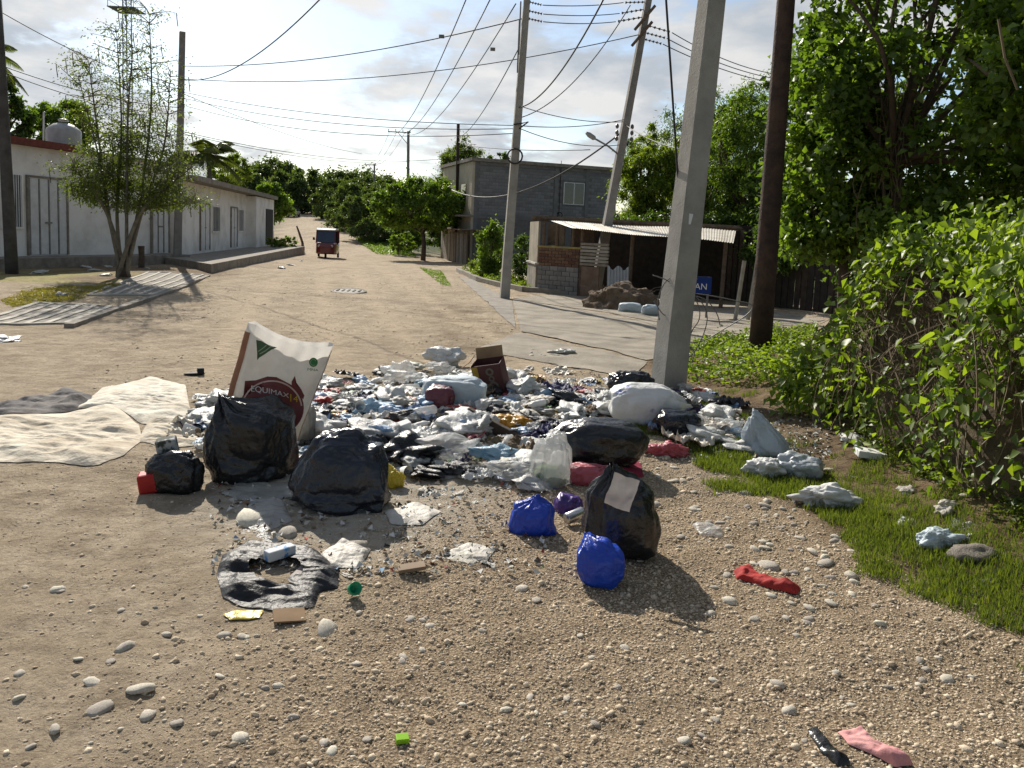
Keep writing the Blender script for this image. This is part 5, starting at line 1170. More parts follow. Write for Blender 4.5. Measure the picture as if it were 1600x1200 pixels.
B4 = hero('rubbish_bag', 'stretched black rubbish bag lying on its side on a crimson cloth', 'rubbish bag', (862, 654, 1004, 738), black_f, 14, .62, 5, sq=.8, crease=.04, freq=1.4, neck=(-1, .1, .15), grain=(.35, 1, 1.3))
B5 = hero('blue_bag', 'knotted bright blue plastic bag beside the round black bag', 'plastic bag', (795, 782, 870, 838), blue_f, 15, .8, 5, crease=.06, neck=(0, 0, 1), taper=.15)
B6 = hero('blue_bag', 'smooth bulging bright blue plastic bag on the bare gravel', 'plastic bag', (897, 840, 972, 920), blue_f, 16, .8, 5, crease=.04, neck=(-.5, .3, 1), sq=.75)
B7 = hero('white_sack', 'stuffed white plastic sack with smudged blue print against the pole', 'sack', (946, 599, 1062, 668), mat('printed_white_sack', (.64, .64, .62), (.10, .15, .40), scale=4.5, rough=.5, bump=.25, bscale=60, contrast=(.575, .64), crinkle=7), 17, .62, 5, crease=.035, neck=(1, .1, .05), sq=.78, grain=(.5, 1, 1))
B8 = hero('pale_sack', 'pale bluish rolled sack lying behind the dark red bag', 'sack', (661, 588, 760, 636), pale_sack, 18, .55, 5, crease=.035, sq=.6)
B9 = hero('maroon_bag', 'dark red plastic bag leaning on the pale rolled sack', 'plastic bag', (664, 601, 710, 642), maroon_f, 19, .8, 5, crease=.05)
B10 = hero('grey_sack', 'grey tied sack wedged between the two big black bags', 'sack', (455, 628, 494, 694), grey_f, 20, .8, 5, crease=.035, sq=.8)
B11 = hero('pink_bag', 'shiny pink plastic bag full of waste before the crimson cloth', 'plastic bag', (887, 722, 946, 760), pink_f, 21, .75, 5, crease=.06, neck=(.8, 0, .6))
B12 = hero('rubbish_bag', 'small torn black bag spilling a red box and a carton', 'rubbish bag', (232, 706, 314, 772), black_f, 22, .75, 5, crease=.08, freq=2.2)
B13 = hero('rubbish_bag', 'dark crumpled bag half hidden under the white sack', 'rubbish bag', (1022, 640, 1092, 684), navy_f, 23, .8, 5, crease=.06)
B14 = hero('rubbish_bag', 'crumpled black bag lying behind the white sack by the pole foot', 'rubbish bag', (952, 580, 1020, 618), black_f, 24, .6, 5, crease=.11, freq=2.2)
B15 = hero('clear_bag', 'translucent plastic bag holding white and green waste', 'plastic bag', (822, 680, 898, 764), clear_f, 25, .75, 5, crease=.14, freq=2.1, taper=.35, lump=.3)
for i, (bx, lb) in enumerate((((834, 726, 880, 762), 'green vegetable waste inside the translucent bag'), ((858, 706, 890, 745), 'white wad of paper inside the translucent bag'))):
    hero('waste_lump', lb, 'waste', bx, (mat('green_waste', (.10, .20, .06), (.25, .27, .12), scale=8), mat('paper', (.62, .61, .58), (.5, .49, .46)))[i], 26 + i, .6, 4, crease=.12)
B16 = hero('pale_sack', 'limp pale blue sack with a peaked top on the grassy verge', 'sack', (1158, 646, 1238, 716), film('pale_film', (.45, .51, .56), (.36, .41, .45), rough=.4, transl=.2), 28, .9, 5, crease=.09, taper=.66, shear=(-.10, 0), lump=.3)
B17 = hero('pale_sack', 'rounded greyish sack lying beside the peaked sack', 'sack', (1208, 708, 1282, 748), film('grey_blue_film', (.42, .45, .47), (.33, .36, .37), rough=.35), 29, .7, 5, crease=.10, lump=.35, sq=.9)
B18 = hero('white_bag', 'small white bag at the foot of the peaked pale sack', 'plastic bag', (1168, 716, 1224, 748), white_sack, 30, .7, 5, crease=.16, lump=.5, sq=1, freq=2.2)
B19 = hero('pink_bag', 'crumpled pink and white bag on the gravel near the grass', 'plastic bag', (1012, 690, 1064, 714), pink_f, 31, .7, 5, crease=.2, freq=2.4, lump=.6, sq=1.1)
B20 = hero('white_bag', 'lone white bag with red print on the road behind the heap', 'plastic bag', (667, 544, 722, 572), white_sack, 32, .7, 5, crease=.16, lump=.5, sq=1, freq=2.2)
B21 = hero('white_bag', 'bluish white bag lying alone on the verge near the dark rock', 'plastic bag', (1438, 826, 1496, 860), pale_sack, 33, .7, 5, crease=.18, lump=.5, sq=1, freq=2.2)
B22 = hero('white_cloth', 'long white cloth lying on the grass verge', 'cloth', (1250, 757, 1342, 794), mat('white_cloth', (.60, .60, .58), (.5, .5, .48), rough=.9, bump=.3), 34, .45, 5, crease=.18, grain=(.6, 1, 1), lump=.6, sq=1.1, freq=2.4)
B23 = hero('purple_bag', 'dark purple crumpled bag between blue bag and round black bag', 'plastic bag', (866, 772, 908, 802), film('purple_film', (.045, .02, .14), (.07, .03, .2)), 35, .8, 4, crease=.14, freq=2.2)
B24 = hero('yellow_bag', 'golden yellow plastic bag lying in the middle of the heap', 'plastic bag', (771, 648, 823, 670), film('yellow_film', (.60, .31, .03), (.48, .24, .02), transl=.2), 36, .7, 5, crease=.2, freq=2.4, lump=.5, sq=1)
B25 = hero('yellow_wrapper', 'bright yellow wrapper against the wide slumped black bag', 'wrapper', (596, 732, 628, 762), film('bright_yellow', (.62, .48, .03), (.5, .36, .02)), 37, .7, 5, crease=.22, freq=2.4, lump=.5, sq=1)
for bx, lb, sd_ in (((966, 472, 1004, 488), 'plump white sack lying at the foot of the earth heap', 38), ((1002, 476, 1032, 493), 'smaller white sack beside the thick concrete pole', 39)): hero('white_sack', lb, 'sack', bx, pale_sack, sd_, .6, 4, crease=.05)
# blue smudged print on the white sack
def decal_on(obj, c_, r_, fn, name, mt, lift=.004, n=12):
    pass
# paper on top of the round black bag
def sheet_geo(w, d, seed, n=16, crumple=.12, outline=.15, freq=3.0):
    rr_ = np.random.RandomState(seed); u = np.linspace(-1, 1, n + 1); U, V = np.meshgrid(u, u); a = np.arctan2(V, U); q = np.stack([U.ravel(), V.ravel(), 0 * U.ravel()], 1)
    o_ = outline * fbm(np.stack([np.cos(a).ravel(), np.sin(a).ravel(), 0 * a.ravel()], 1) * 1.6, seed, 3); q[:, :2] *= (1 + o_)[:, None]
    z = crumple * 1.1 * folds(q * 1.3, seed + 2, 12, freq * .5, freq * 3.2) + .35 * crumple * ridged(q * freq * .5 + .5 * np.stack([pnoise(q * 2, seed + k) for k in range(3)], 1), seed + 5, 4, .6) + crumple * .6 * fbm(q * 1.2, seed + 9, 2)
    v = np.stack([q[:, 0] * w / 2, q[:, 1] * d / 2, z * min(w, d)], 1); v[:, 2] -= np.percentile(v[:, 2], 12); v[:, 2] = np.where(v[:, 2] < 0, v[:, 2] * .15, v[:, 2]); v[:, 2] -= v[:, 2].min()
    k = n + 1; ii = (np.arange(n)[:, None] * k + np.arange(n)[None]).ravel(); return v, np.stack([ii, ii + 1, ii + k + 1, ii + k], 1)
paper_m = mat('scrap_paper', (.55, .50, .46), (.42, .36, .33), scale=8, rough=.85, transl=.25)
pt = at_depth(973, 764, B3[1].y - .235); v, f = sheet_geo(.13, .17, 5, 10, .05, .08); v[:, 2] -= .05
rot = np.array(Euler((R(52), R(14), R(-14))).to_matrix()); o = link('paper_scrap', mesh_np('paper_scrap', v @ rot.T, f, True), paper_m, None, pt); tag(o, 'pale pinkish paper scrap stuck on the round black bag', 'paper')
# spread sheets and tarps, one mesh each, shaped by ground outline
def tarp(name, label, cat, poly, mt, seed, amp=.05, n=70, freq=2.2, lift=.006, hole=None, sharp=.6):
    P_ = [gp(*q) for q in poly]; cx_, cy2 = sum(p.x for p in P_) / len(P_), sum(p.y for p in P_) / len(P_)
    rings = int(n * .62); m_ = 190 if n > 60 else 110; ang = []; per = []; L_ = [0]
    for i in range(len(P_)): L_.append(L_[-1] + (P_[(i + 1) % len(P_)] - P_[i]).length)
    bd_ = []
    for k in range(m_):
        s = L_[-1] * k / m_; i = max(j for j in range(len(P_)) if L_[j] <= s + 1e-9); u = (s - L_[i]) / max(1e-6, L_[i + 1] - L_[i]); p = P_[i].lerp(P_[(i + 1) % len(P_)], u); bd_.append((p.x, p.y))
    bd_ = np.array(bd_); bd_ = (bd_ + np.roll(bd_, 1, 0) + np.roll(bd_, -1, 0)) / 3; r0 = hole or 0.0
    rr_ = np.linspace(r0, 1, rings + 1); xy = np.array([cx_, cy2])[None, None] + (bd_ - np.array([cx_, cy2]))[None] * rr_[:, None, None]
    xy = xy.reshape(-1, 2); p3 = np.stack([xy[:, 0], xy[:, 1], 0 * xy[:, 0]], 1)
    if hole: xy = xy + .05 * np.stack([fbm(p3 * 5, seed + 30 + k, 3) for k in range(2)], 1) * (1 - np.repeat(rr_, m_))[:, None]
    wp = p3 * freq + .6 * np.stack([fbm(p3 * 1.3, seed + k, 2) for k in range(3)], 1)
    edge = np.repeat(rr_, m_); z = amp * (sharp * (np.clip(ridged(wp, seed + 4, 2, .5), -.3, 2) * .16 + .9 * (.42 + folds(p3 * np.array([.6, 1.4, 1.0]), seed + 3, 18, freq * 1.2, freq * 14))) + (1 - sharp) * 1.5 * np.clip(fbm(wp * .7, seed + 8, 3), -.1, 1)); z = np.maximum(z, 0) * (1 - edge ** 7)
    v = np.stack([xy[:, 0], xy[:, 1], H(xy[:, 0], xy[:, 1]) + lift + z], 1); ii = (np.arange(rings)[:, None] * m_ + np.arange(m_)[None]).ravel(); jj = (np.arange(rings)[:, None] * m_ + (np.arange(m_)[None] + 1) % m_).ravel()
    f = np.stack([ii, jj, jj + m_, ii + m_], 1); loc = np.array([cx_, cy2, h1(cx_, cy2)]); o = link(name, mesh_np(name, v - loc, f, True), mt, None, tuple(loc)); tag(o, label, cat); return o
tarp_m = mat('pale_canvas', (.64, .57, .45), (.36, .29, .20), scale=3.0, contrast=(.42, .72), rough=.85, bump=.35, bscale=50, crinkle=7)
tarp_w = mat('whitish_canvas', (.70, .65, .54), (.42, .36, .27), scale=3.0, contrast=(.42, .72), rough=.85, bump=.35, bscale=50, crinkle=7)
tarp('canvas_tarp', 'big crumpled cream canvas tarp spread on the dirt road', 'tarp', [(-60, 705), (-40, 655), (100, 648), (175, 632), (217, 664), (222, 688), (195, 712), (150, 729), (60, 722), (-30, 722)], tarp_m, 3, .085, 90, 2.0, sharp=.85)
tarp('canvas_tarp', 'second whiter canvas sheet spread behind the big tarp', 'tarp', [(115, 640), (160, 606), (235, 588), (290, 602), (297, 640), (285, 662), (225, 664), (175, 634)], tarp_w, 7, .075, 80, 2.6, sharp=.85)
tarp('dark_cloth', 'dark grey ragged cloth beyond the cream tarp', 'cloth', [(-40, 640), (60, 622), (110, 610), (152, 624), (120, 642), (20, 652)], mat('dark_cloth', (.10, .095, .095), (.19, .17, .155), scale=6, rough=.9, bump=.4), 9, .11, 60, 3)
tarp('beige_rag', 'beige folded rag between the tarp and the black bags', 'cloth', [(215, 690), (235, 655), (285, 660), (322, 670), (318, 694), (270, 700)], tarp_m, 13, .09, 50, 3)
tarp('black_rag', 'torn black plastic sheet beside the open black bag', 'plastic sheet', [(278, 668), (300, 640), (345, 625), (345, 668), (318, 685)], black_f, 15, .10, 50, 3)
tarp('plastic_sheet', 'flattened wrinkled black plastic bag torn open in a ring', 'plastic sheet', [(338, 900), (348, 868), (385, 850), (450, 851), (495, 862), (530, 890), (528, 920), (500, 925), (490, 950), (440, 957), (380, 950), (348, 935)], film('grey_black_film', (.010, .0105, .012), (.022, .023, .026), rough=.48, spec=.26, crinkle=9), 17, .075, 70, 4.5, hole=.42, sharp=.9)
tarp('crimson_cloth', 'crimson cloth spread under the lying black bag', 'cloth', [(895, 715), (940, 705), (1000, 722), (1006, 746), (960, 752), (910, 738)], crimson, 19, .06, 40, 3)
tarp('red_strip', 'long twisted red cloth strip lying on the gravel', 'cloth', [(1146, 893), (1165, 888), (1185, 904), (1215, 910), (1252, 921), (1245, 931), (1205, 922), (1175, 912), (1150, 906)], mat('red_cloth', (.42, .03, .025), (.26, .02, .018), rough=.8, bump=.3), 21, .09, 50, 7)
tarp('pink_rag', 'faded pink rag lying at the edge of the gravel', 'cloth', [(1308, 1146), (1335, 1140), (1362, 1160), (1395, 1172), (1428, 1198), (1400, 1202), (1360, 1180), (1325, 1165)], mat('faded_pink', (.62, .33, .31), (.5, .22, .22), rough=.85, bump=.3), 23, .06, 50, 9)
tarp('black_strip', 'burnt black strip of plastic on the gravel', 'plastic sheet', [(1260, 1142), (1275, 1138), (1300, 1170), (1330, 1196), (1310, 1200), (1280, 1175)], black_f, 25, .04, 40, 10)
tarp('yellow_strip', 'yellow plastic strip under the torn black ring', 'plastic sheet', [(348, 962), (370, 955), (412, 955), (405, 967), (360, 971)], MATS['bright_yellow'], 27, .012, 24, 8)
tarp('clear_scrap', 'crumpled clear plastic film lying alone on the gravel', 'plastic sheet', [(1080, 822), (1105, 818), (1130, 830), (1128, 842), (1095, 838)], clear_f, 29, .05, 30, 6)
tarp('striped_wrapper', 'blue and orange striped wrapper before the clear bag', 'wrapper', [(815, 752), (840, 745), (885, 750), (880, 764), (830, 764)], mat('striped_print', (.08, .22, .62), (.62, .25, .16), scale=16, rough=.4, contrast=(.48, .52)), 31, .02, 30, 6)

for i, (pl_, mt_, lb_) in enumerate((([(372, 815), (392, 785), (440, 780), (458, 815), (410, 834)], clear_f, 'clear film sheet spread in the shade of the open black bag'), ([(345, 772), (380, 748), (450, 757), (455, 778), (390, 788)], grey_f, 'greyish film bundle at the foot of the open black bag'), ([(500, 868), (535, 848), (580, 860), (560, 890), (515, 888)], film('dusty_film', (.50, .47, .41), (.38, .35, .30), rough=.6), 'dusty pale film beside the torn black ring'),
        ([(660, 740), (690, 722), (760, 728), (770, 745), (700, 750)], clear_f, 'clear bottle wrap at the front of the heap'), ([(450, 905), (470, 885), (500, 888), (495, 910), (470, 912)], paper_m, 'stiff white paper inside the torn black ring'), ([(690, 868), (730, 850), (775, 858), (760, 880)], MATS['dusty_film'], 'dusty shred of film on the pebbles below the heap'), ([(600, 800), (650, 785), (690, 800), (660, 822), (610, 820)], MATS['dusty_film'], 'dusty flattened film right of the wide slumped bag'))):
    tarp('film_scrap', lb_, 'plastic sheet', pl_, mt_, 60 + i, .05 if i < 4 else .025, 40, 5)
# ------------------------------------------------------------------ feed sack standing behind the open black bag
def feed_sack():
    Y0 = B1[1].y + .27; TL, TR, BL, BR = at_depth(401, 520, Y0), at_depth(519, 541, Y0 + .05), at_depth(348, 690, Y0 - .03), at_depth(462, 690, Y0)
    g = h1(BL.x + .2, Y0); root = thing('feed_sack', 'open white woven feed sack with maroon printed oval standing in the rubbish', 'sack', (BL.x + .2, Y0, g)); off = offset_of(root)
    def S(u, v, side=0, lift=0.0):           # u across, v down
        t_ = TL.lerp(TR, u); b_ = BL.lerp(BR, u); p = t_.lerp(b_, v); dip = -.035 * math.sin(math.pi * u) * (1 - v) ** 2 + .055 * (1 - u) ** 3 * (1 - v) ** 4
        bul = .055 * math.sin(math.pi * u) ** .8 * (.35 + .65 * math.sin(math.pi * min(1, v * .9)))
        wr = .007 * math.sin(9 * u + 7 * v) + .006 * math.sin(17 * v - 6 * u) + .004 * math.sin(31 * u + 3 * v)
        y = p.y - (bul + wr + lift if side == 0 else -(.11 + bul * .8 - wr)); return Vector((p.x - (.045 if side else 0), y, p.z + dip + (.012 if side else 0)))
    n = 30
    def grid(fn, a, b2): return np.array([tuple(fn(i / a, j / b2)) for j in range(b2 + 1) for i in range(a + 1)]), [(j * (a + 1) + i, j * (a + 1) + i + 1, (j + 1) * (a + 1) + i + 1, (j + 1) * (a + 1) + i) for j in range(b2) for i in range(a)]
    wm = mat('feed_sack_white', (.70, .68, .64), (.58, .56, .52), scale=5, rough=.55, bump=.2, bscale=80, transl=.4)
    for sd_, nm in ((0, 'front_panel'), (1, 'back_panel')):
        v, f = grid(lambda u, w: S(u, w, sd_), n, n); link(nm, mesh_np(nm, v - off, f, True), wm, root)
    for e, nm in ((0, 'left_gusset'), (1, 'right_gusset')):
        def gs(u, w, e=e): a, b_ = S(e, w, 0), S(e, w, 1); p = a.lerp(b_, u); p.x += (-.055 if e == 0 else .02) * math.sin(math.pi * u); return p
        v, f = grid(gs, 8, n); link(nm, mesh_np(nm, v - off, f, True), wm, root)
        def gs2(u, w, e=e): p = gs(.12 + .7 * u, .06 + .94 * w); p.x += -.004 if e == 0 else .004; p.y -= .004; return p
        v, f = grid(gs2, 6, n); link('printed_stripe', mesh_np('printed_stripe', v - off, f, True), mat('sack_orange', (.30, .14, .075), (.22, .10, .06), scale=9), root)
    mar = mat('sack_maroon', (.17, .045, .042), (.13, .03, .03), scale=8, rough=.55); crm = mat('sack_cream', (.55, .40, .33), (.5, .36, .3)); wht = mat('sack_letter', (.66, .60, .54), (.6, .55, .5)); yel = mat('sack_yellow', (.62, .42, .03), (.5, .3, .02)); grn = mat('sack_green', (.035, .17, .06), (.05, .2, .07)); dgr = mat('sack_dark_green', (.075, .13, .07), (.06, .10, .05)); pgr = mat('sack_pale_green', (.28, .36, .22), (.25, .33, .2))
    # the print is laid out in photo pixels of the sack's front and mapped to (u, v)
    def UV(px, py):
        u, v = .5, .5
        for _ in range(25):
            q = S(u, v); a = proj(q); du = proj(S(u + .01, v)); dv = proj(S(u, v + .01)); J = np.array([[(du[0] - a[0]) / .01, (dv[0] - a[0]) / .01], [(du[1] - a[1]) / .01, (dv[1] - a[1]) / .01]]); r_ = np.linalg.solve(J, np.array([px - a[0], py - a[1]])); u += r_[0] * .8; v += r_[1] * .8
        return u, v
    def poly(name, pts, mt, lift):      # fan of a star-shaped outline, refined in rings
        uv = np.array([UV(*p) for p in pts]); c_ = uv.mean(0); m_ = len(uv); K = 6; vv = [tuple(S(*c_, 0, lift))]; f = []
        for k in range(1, K + 1):
            for q in uv: r_ = c_ + (q - c_) * k / K; vv.append(tuple(S(*r_, 0, lift)))
        for i in range(m_): f.append((0, 1 + i, 1 + (i + 1) % m_))
        for k in range(K - 1):
            for i in range(m_): a = 1 + k * m_ + i; b_ = 1 + k * m_ + (i + 1) % m_; f.append((a, a + m_, b_ + m_, b_))
        link(name, mesh_np(name, np.array(vv) - off, f, True), mt, root)
    def strip(name, pts, wpx, mt, lift):
        vv, f = [], []
        for i, p in enumerate(pts):
            a, b_ = pts[max(0, i - 1)], pts[min(len(pts) - 1, i + 1)]; d_ = np.array([b_[0] - a[0], b_[1] - a[1]], float); d_ /= np.linalg.norm(d_); nn = np.array([-d_[1], d_[0]]) * wpx / 2
            for s_ in (-1, 1): vv.append(tuple(S(*UV(p[0] + s_ * nn[0], p[1] + s_ * nn[1]), 0, lift)))
        for i in range(len(pts) - 1): f.append((2 * i, 2 * i + 1, 2 * i + 3, 2 * i + 2))
        link(name, mesh_np(name, np.array(vv) - off, f, True), mt, root)
    el = lambda cx_, cy_e, a, b_, a0, a1, n_: [(cx_ + a * math.cos(R(t_)), cy_e - b_ * math.sin(R(t_))) for t_ in np.linspace(a0, a1, n_)]
    poly('printed_oval', el(425, 637, 50, 45, 0, 360, 40), mar, .003)
    poly('printed_swoosh', [(383, 595), (400, 594), (418, 588), (432, 589), (446, 596), (456, 604), (440, 606), (420, 602), (400, 604), (380, 622)], mar, .0035)
    strip('printed_line', el(425, 640, 47, 45, 160, 8, 30), 2.4, crm, .006)
    poly('printed_flame', [(461, 587), (463, 597), (471, 608), (476, 618), (474, 624), (467, 614), (456, 603), (456, 596)], mar, .005)
    strip('printed_line', el(405, 652, 42, 30, 150, 20, 20), 1.6, crm, .006)
    poly('printed_badge', [(400.5, 531), (409, 533), (420, 539), (433, 543), (425, 546), (413, 554), (405, 559), (402, 563), (402, 550)], dgr, .003)
    strip('printed_bar', [(404, 549), (411, 544), (417, 539)], 1.6, pgr, .006); strip('printed_bar', [(406, 553), (415, 548), (424, 541)], 1.6, pgr, .006)
    poly('printed_disc', el(490, 566, 6.8, 7.2, 0, 360, 24), grn, .004); strip('printed_ring', el(490, 566, 4.4, 4.6, 20, 300, 20), 1.0, pgr, .007)
    def text(txt, p0, p1, hpx, mt, name, lift=.007, arc=0):
        tv_, tf_ = text_mesh(txt, 1.0); tv_ = tv_ - tv_.min(0); wd = tv_[:, 0].max(); ht = tv_[:, 1].max(); vv = []
        for q in tv_:
            u = q[0] / wd; x = p0[0] + (p1[0] - p0[0]) * u; y = p0[1] + (p1[1] - p0[1]) * u - q[1] / ht * hpx * (1 - .25 * u) - arc * math.sin(math.pi * u); vv.append(tuple(S(*UV(x, y), 0, lift)))
        link(name, mesh_np(name, np.array(vv) - off, tf_), mt, root)
    text('EQUIMAX', (393, 613), (452, 623), 11, wht, 'lettering', arc=1.5); text('14', (454, 627), (466, 628), 12, yel, 'lettering'); text('MNA', (481, 579), (498, 580), 4.6, grn, 'lettering')
feed_sack()

# ------------------------------------------------------------------ boxes and small recognisable items
card = mat('brown_cardboard', (.25, .165, .09), (.18, .115, .065), scale=6, rough=.9); maroon_c = mat('printed_maroon_card', (.085, .028, .028), (.06, .022, .022), scale=8, rough=.7)
def carton():
    p = gp(772, 616); s = mpp(p); root = thing('cardboard_box', 'open dark maroon cardboard box with a yellow stripe tilted in the rubbish', 'box', p); rot = Matrix.Rotation(R(-12), 3, 'Y') @ Matrix.Rotation(R(-14), 3, 'Z') @ Matrix.Rotation(R(10), 3, 'X'); w, d, h = 46 * s, 34 * s, 52 * s; th = .006
    def pb(name, c_, sz, mt, par, r2=None): v = rot @ Vector(c_); return MB().box(p + Vector((0, .12, 0)) + v, sz, rot @ r2 if r2 else rot).build(name, mt, par)
    for nm, c_, sz in (('front_panel', (0, -d / 2, h / 2), (w, th, h)), ('back_panel', (0, d / 2, h / 2), (w, th, h)), ('side_panel', (-w / 2, 0, h / 2), (th, d - .014, h)), ('side_panel', (w / 2, 0, h / 2), (th, d - .014, h)), ('bottom', (0, 0, .012), (w - .02, d - .02, th))): pb(nm, c_, sz, maroon_c, root)
    pb('yellow_stripe', (-w * .38, -d / 2 - .006, h / 2), (w * .2, .004, h * .96), mat('box_yellow', (.30, .20, .03), (.22, .15, .025)), root)
    for nm, c_, sz, r2 in (('flap', (0, d / 2 + .02, h + .05), (w * .96, th, .11), Matrix.Rotation(R(-25), 3, 'X')), ('flap', (-w / 2 - .05, 0, h + .02), (.11, d * .9, th), Matrix.Rotation(R(-28), 3, 'Y'))): pb(nm, c_, sz, card, root, r2)
    gr_ = mat('box_print', (.13, .11, .085), (.10, .085, .065)); ring = lambda cx_, cz, r0, r1: [(cx_ + r_ * math.cos(a), -d / 2 - .008, cz + r_ * math.sin(a)) for a in np.linspace(0, 6.283, 19)[:-1] for r_ in (r0, r1)]
    for cx_, cz, r_ in ((w * .16, h * .32, .05), (w * .12, h * .78, .04), (w * .14, h * .56, .03)):
        v = [p + Vector((0, .12, 0)) + rot @ Vector(q) for q in ring(cx_, cz, r_ * .5, r_)]; MB().add(v, [(2 * i, 2 * i + 1, (2 * i + 3) % 36, (2 * i + 2) % 36) for i in range(18)]).build('printed_mark', gr_, root)
carton()
def box_item(name, label, cat, px, py, sz, rot, mt, lift=.0, parts=None):
    p = gp(px, py); c_ = Vector((p.x, p.y, p.z + sz[2] / 2 + lift)); m_ = Euler([R(a) for a in rot]).to_matrix(); o = MB().box(c_, sz, m_).build(name, mt, None, False, (p.x, p.y, p.z)); bv = o.modifiers.new('bevel', 'BEVEL'); bv.width = min(sz) * .12; bv.segments = 2; tag(o, label, cat); return o
box_item('red_box', 'bright red plastic container lying beside the torn black bag', 'container', 258, 768, (.30, .12, .12), (0, -8, 18), mat('red_plastic', (.40, .02, .02), (.33, .015, .015), rough=.35), .02)
box_item('small_carton', 'little dark carton with a white panel on the torn black bag', 'carton', 262, 757, (.12, .08, .13), (8, -10, 12), mat('dark_carton', (.05, .06, .05), (.4, .42, .42), scale=9, contrast=(.5, .55)), .17)
box_item('wooden_beam', 'dark broken wooden board angled across the heap', 'board', 772, 682, (.52, .05, .09), (0, 18, -28), mat('dark_board', (.07, .05, .038), (.045, .033, .025), bump=.5), .03)
box_item('milk_carton', 'white and blue drink carton lying on the torn black ring', 'carton', 437, 880, (.15, .055, .05), (0, 0, 48), mat('carton_print', (.62, .64, .66), (.12, .32, .62), scale=14, contrast=(.50, .55)), .03)
box_item('cardboard_scrap', 'square of brown cardboard below the torn black ring', 'cardboard', 452, 967, (.13, .10, .008), (6, 4, 20), card, .012)
box_item('tile_piece', 'flat brown broken tile on the pebbles', 'tile', 643, 893, (.13, .06, .018), (4, -6, 14), mat('brown_tile', (.26, .19, .125), (.2, .14, .09)), .012)
box_item('foam_tray', 'white foam food tray with lid lying on bare soil by the hedge', 'food tray', 1359, 716, (.20, .15, .05), (0, 5, -8), mat('foam', (.72, .72, .70), (.66, .66, .64), rough=.7), .01)
box_item('white_block', 'small white foam block in the middle of the heap', 'foam block', 630, 684, (.11, .08, .06), (10, -15, 30), MATS['foam'], .06)
def lathe_item(name, label, cat, px, py, prof, tilt, mt, lift=0.0, group=None, n=16):
    p = gp(px, py); m_ = Euler([R(a) for a in tilt]).to_matrix(); o = MB().lathe(prof, p + Vector((0, 0, lift)), n, m_).build(name, mt, None, True, tuple(p)); tag(o, label, cat, group); return o
lathe_item('tin_can', 'shiny silver tin can lying between blue and black bags', 'can', 884, 822, [(.028, 0), (.033, .006), (.033, .12), (.028, .126)], (0, 80, 35), mat('tin_metal', (.55, .55, .55), (.4, .4, .4), rough=.3, metal=.9), .04)
lathe_item('plastic_cup', 'bright green crumpled plastic cup on the pale ground', 'cup', 549, 930, [(.014, 0), (.024, .008), (.030, .05), (.027, .052), (.012, .012)], (60, 10, 30), mat('green_plastic', (.01, .30, .14), (.01, .24, .11), rough=.35), .025)
box_item('lime_clip', 'small lime green plastic clip lying on the gravel', 'plastic clip', 628, 1160, (.042, .03, .018), (10, 5, 20), mat('lime_plastic', (.28, .55, .02), (.22, .46, .02), rough=.4), .004)
# dark slip-on sandal
p = gp(306, 586); sn = thing('sandal', 'single dark slip-on sandal on the dirt behind the feed sack', 'sandal', p); v, f = ico(3); q = v * np.array([.11, .045, .016]); q[:, 0] *= 1 - .15 * v[:, 0]; rot = np.array(Euler((0, 0, R(25))).to_matrix())
link('sole', mesh_np('sole', q @ rot.T + np.array([0, 0, .016]), f, True), blk, sn)
mb = MB()
for k in range(8): mb.tube([tuple(np.array([.02 + k * .008, .048 * math.cos(a), .02 + .055 * math.sin(a)]) @ rot.T + np.array(p)) for a in np.linspace(0, math.pi, 9)], .006, 5)
mb.build('strap', blk, sn)

# ------------------------------------------------------------------ the litter of the heap: each piece its own object
rl = random.Random(77); rr = np.random.RandomState(78)
HEAP = [gp(*q) for q in ((285, 665), (330, 622), (500, 596), (600, 584), (700, 578), (830, 582), (930, 584), (1010, 606), (1110, 606), (1165, 640), (1160, 690), (1060, 690), (985, 664), (880, 668), (860, 690), (830, 765), (700, 745), (600, 742), (450, 720), (330, 705))]
def inpoly(x, y, P_=HEAP):
    r_ = False; j = len(P_) - 1
    for i in range(len(P_)):
        if (P_[i].y > y) != (P_[j].y > y) and x < (P_[j].x - P_[i].x) * (y - P_[i].y) / (P_[j].y - P_[i].y) + P_[i].x: r_ = not r_
        j = i
    return r_
def vmesh(q, f, nm): return mesh_np(nm, q, f, True)
CR = [vmesh(*bag_geo(1, .85, .5, 200 + i, 4, crease=.17, freq=1.7 + .25 * (i % 4), sq=1.05, lump=.75, neck=((.9, .2, .5) if i % 2 else None)), 'crumple') for i in range(10)]
SH = [vmesh(*sheet_geo(1, .8, 300 + i, 28, .17, .45, 3.2), 'sheet') for i in range(10)]
def lathe_me(prof, n, rot, nm, noise=.0):
    mb = MB().lathe(prof, (0, 0, 0), n, rot); v = np.array(mb.v); v[:, 2] -= v[:, 2].min(); return mesh_np(nm, v + noise * np.stack([pnoise(v * 9, 3 + k) for k in range(3)], 1), mb.f, True)
lay = Matrix.Rotation(R(90), 3, 'Y')
BOT = lathe_me([(.03, 0), (.036, .012), (.034, .05), (.037, .09), (.034, .13), (.037, .16), (.026, .195), (.014, .215), (.014, .235)], 14, lay, 'bottle', .004)
CUP = lathe_me([(.026, 0), (.041, .10), (.044, .102), (.039, .099), (.024, .004)], 16, Matrix.Rotation(R(75), 3, 'Y'), 'cup', .004)
PLT = lathe_me([(.06, 0), (.075, .004), (.105, .022), (.11, .022), (.075, .008), (.01, .005)], 22, Matrix.Rotation(R(14), 3, 'X'), 'plate', .006)
BOX = MB().box((0, 0, .5), (1, 1, 1)).build('x', None); BOXD = BOX.data; bpy.data.objects.remove(BOX)
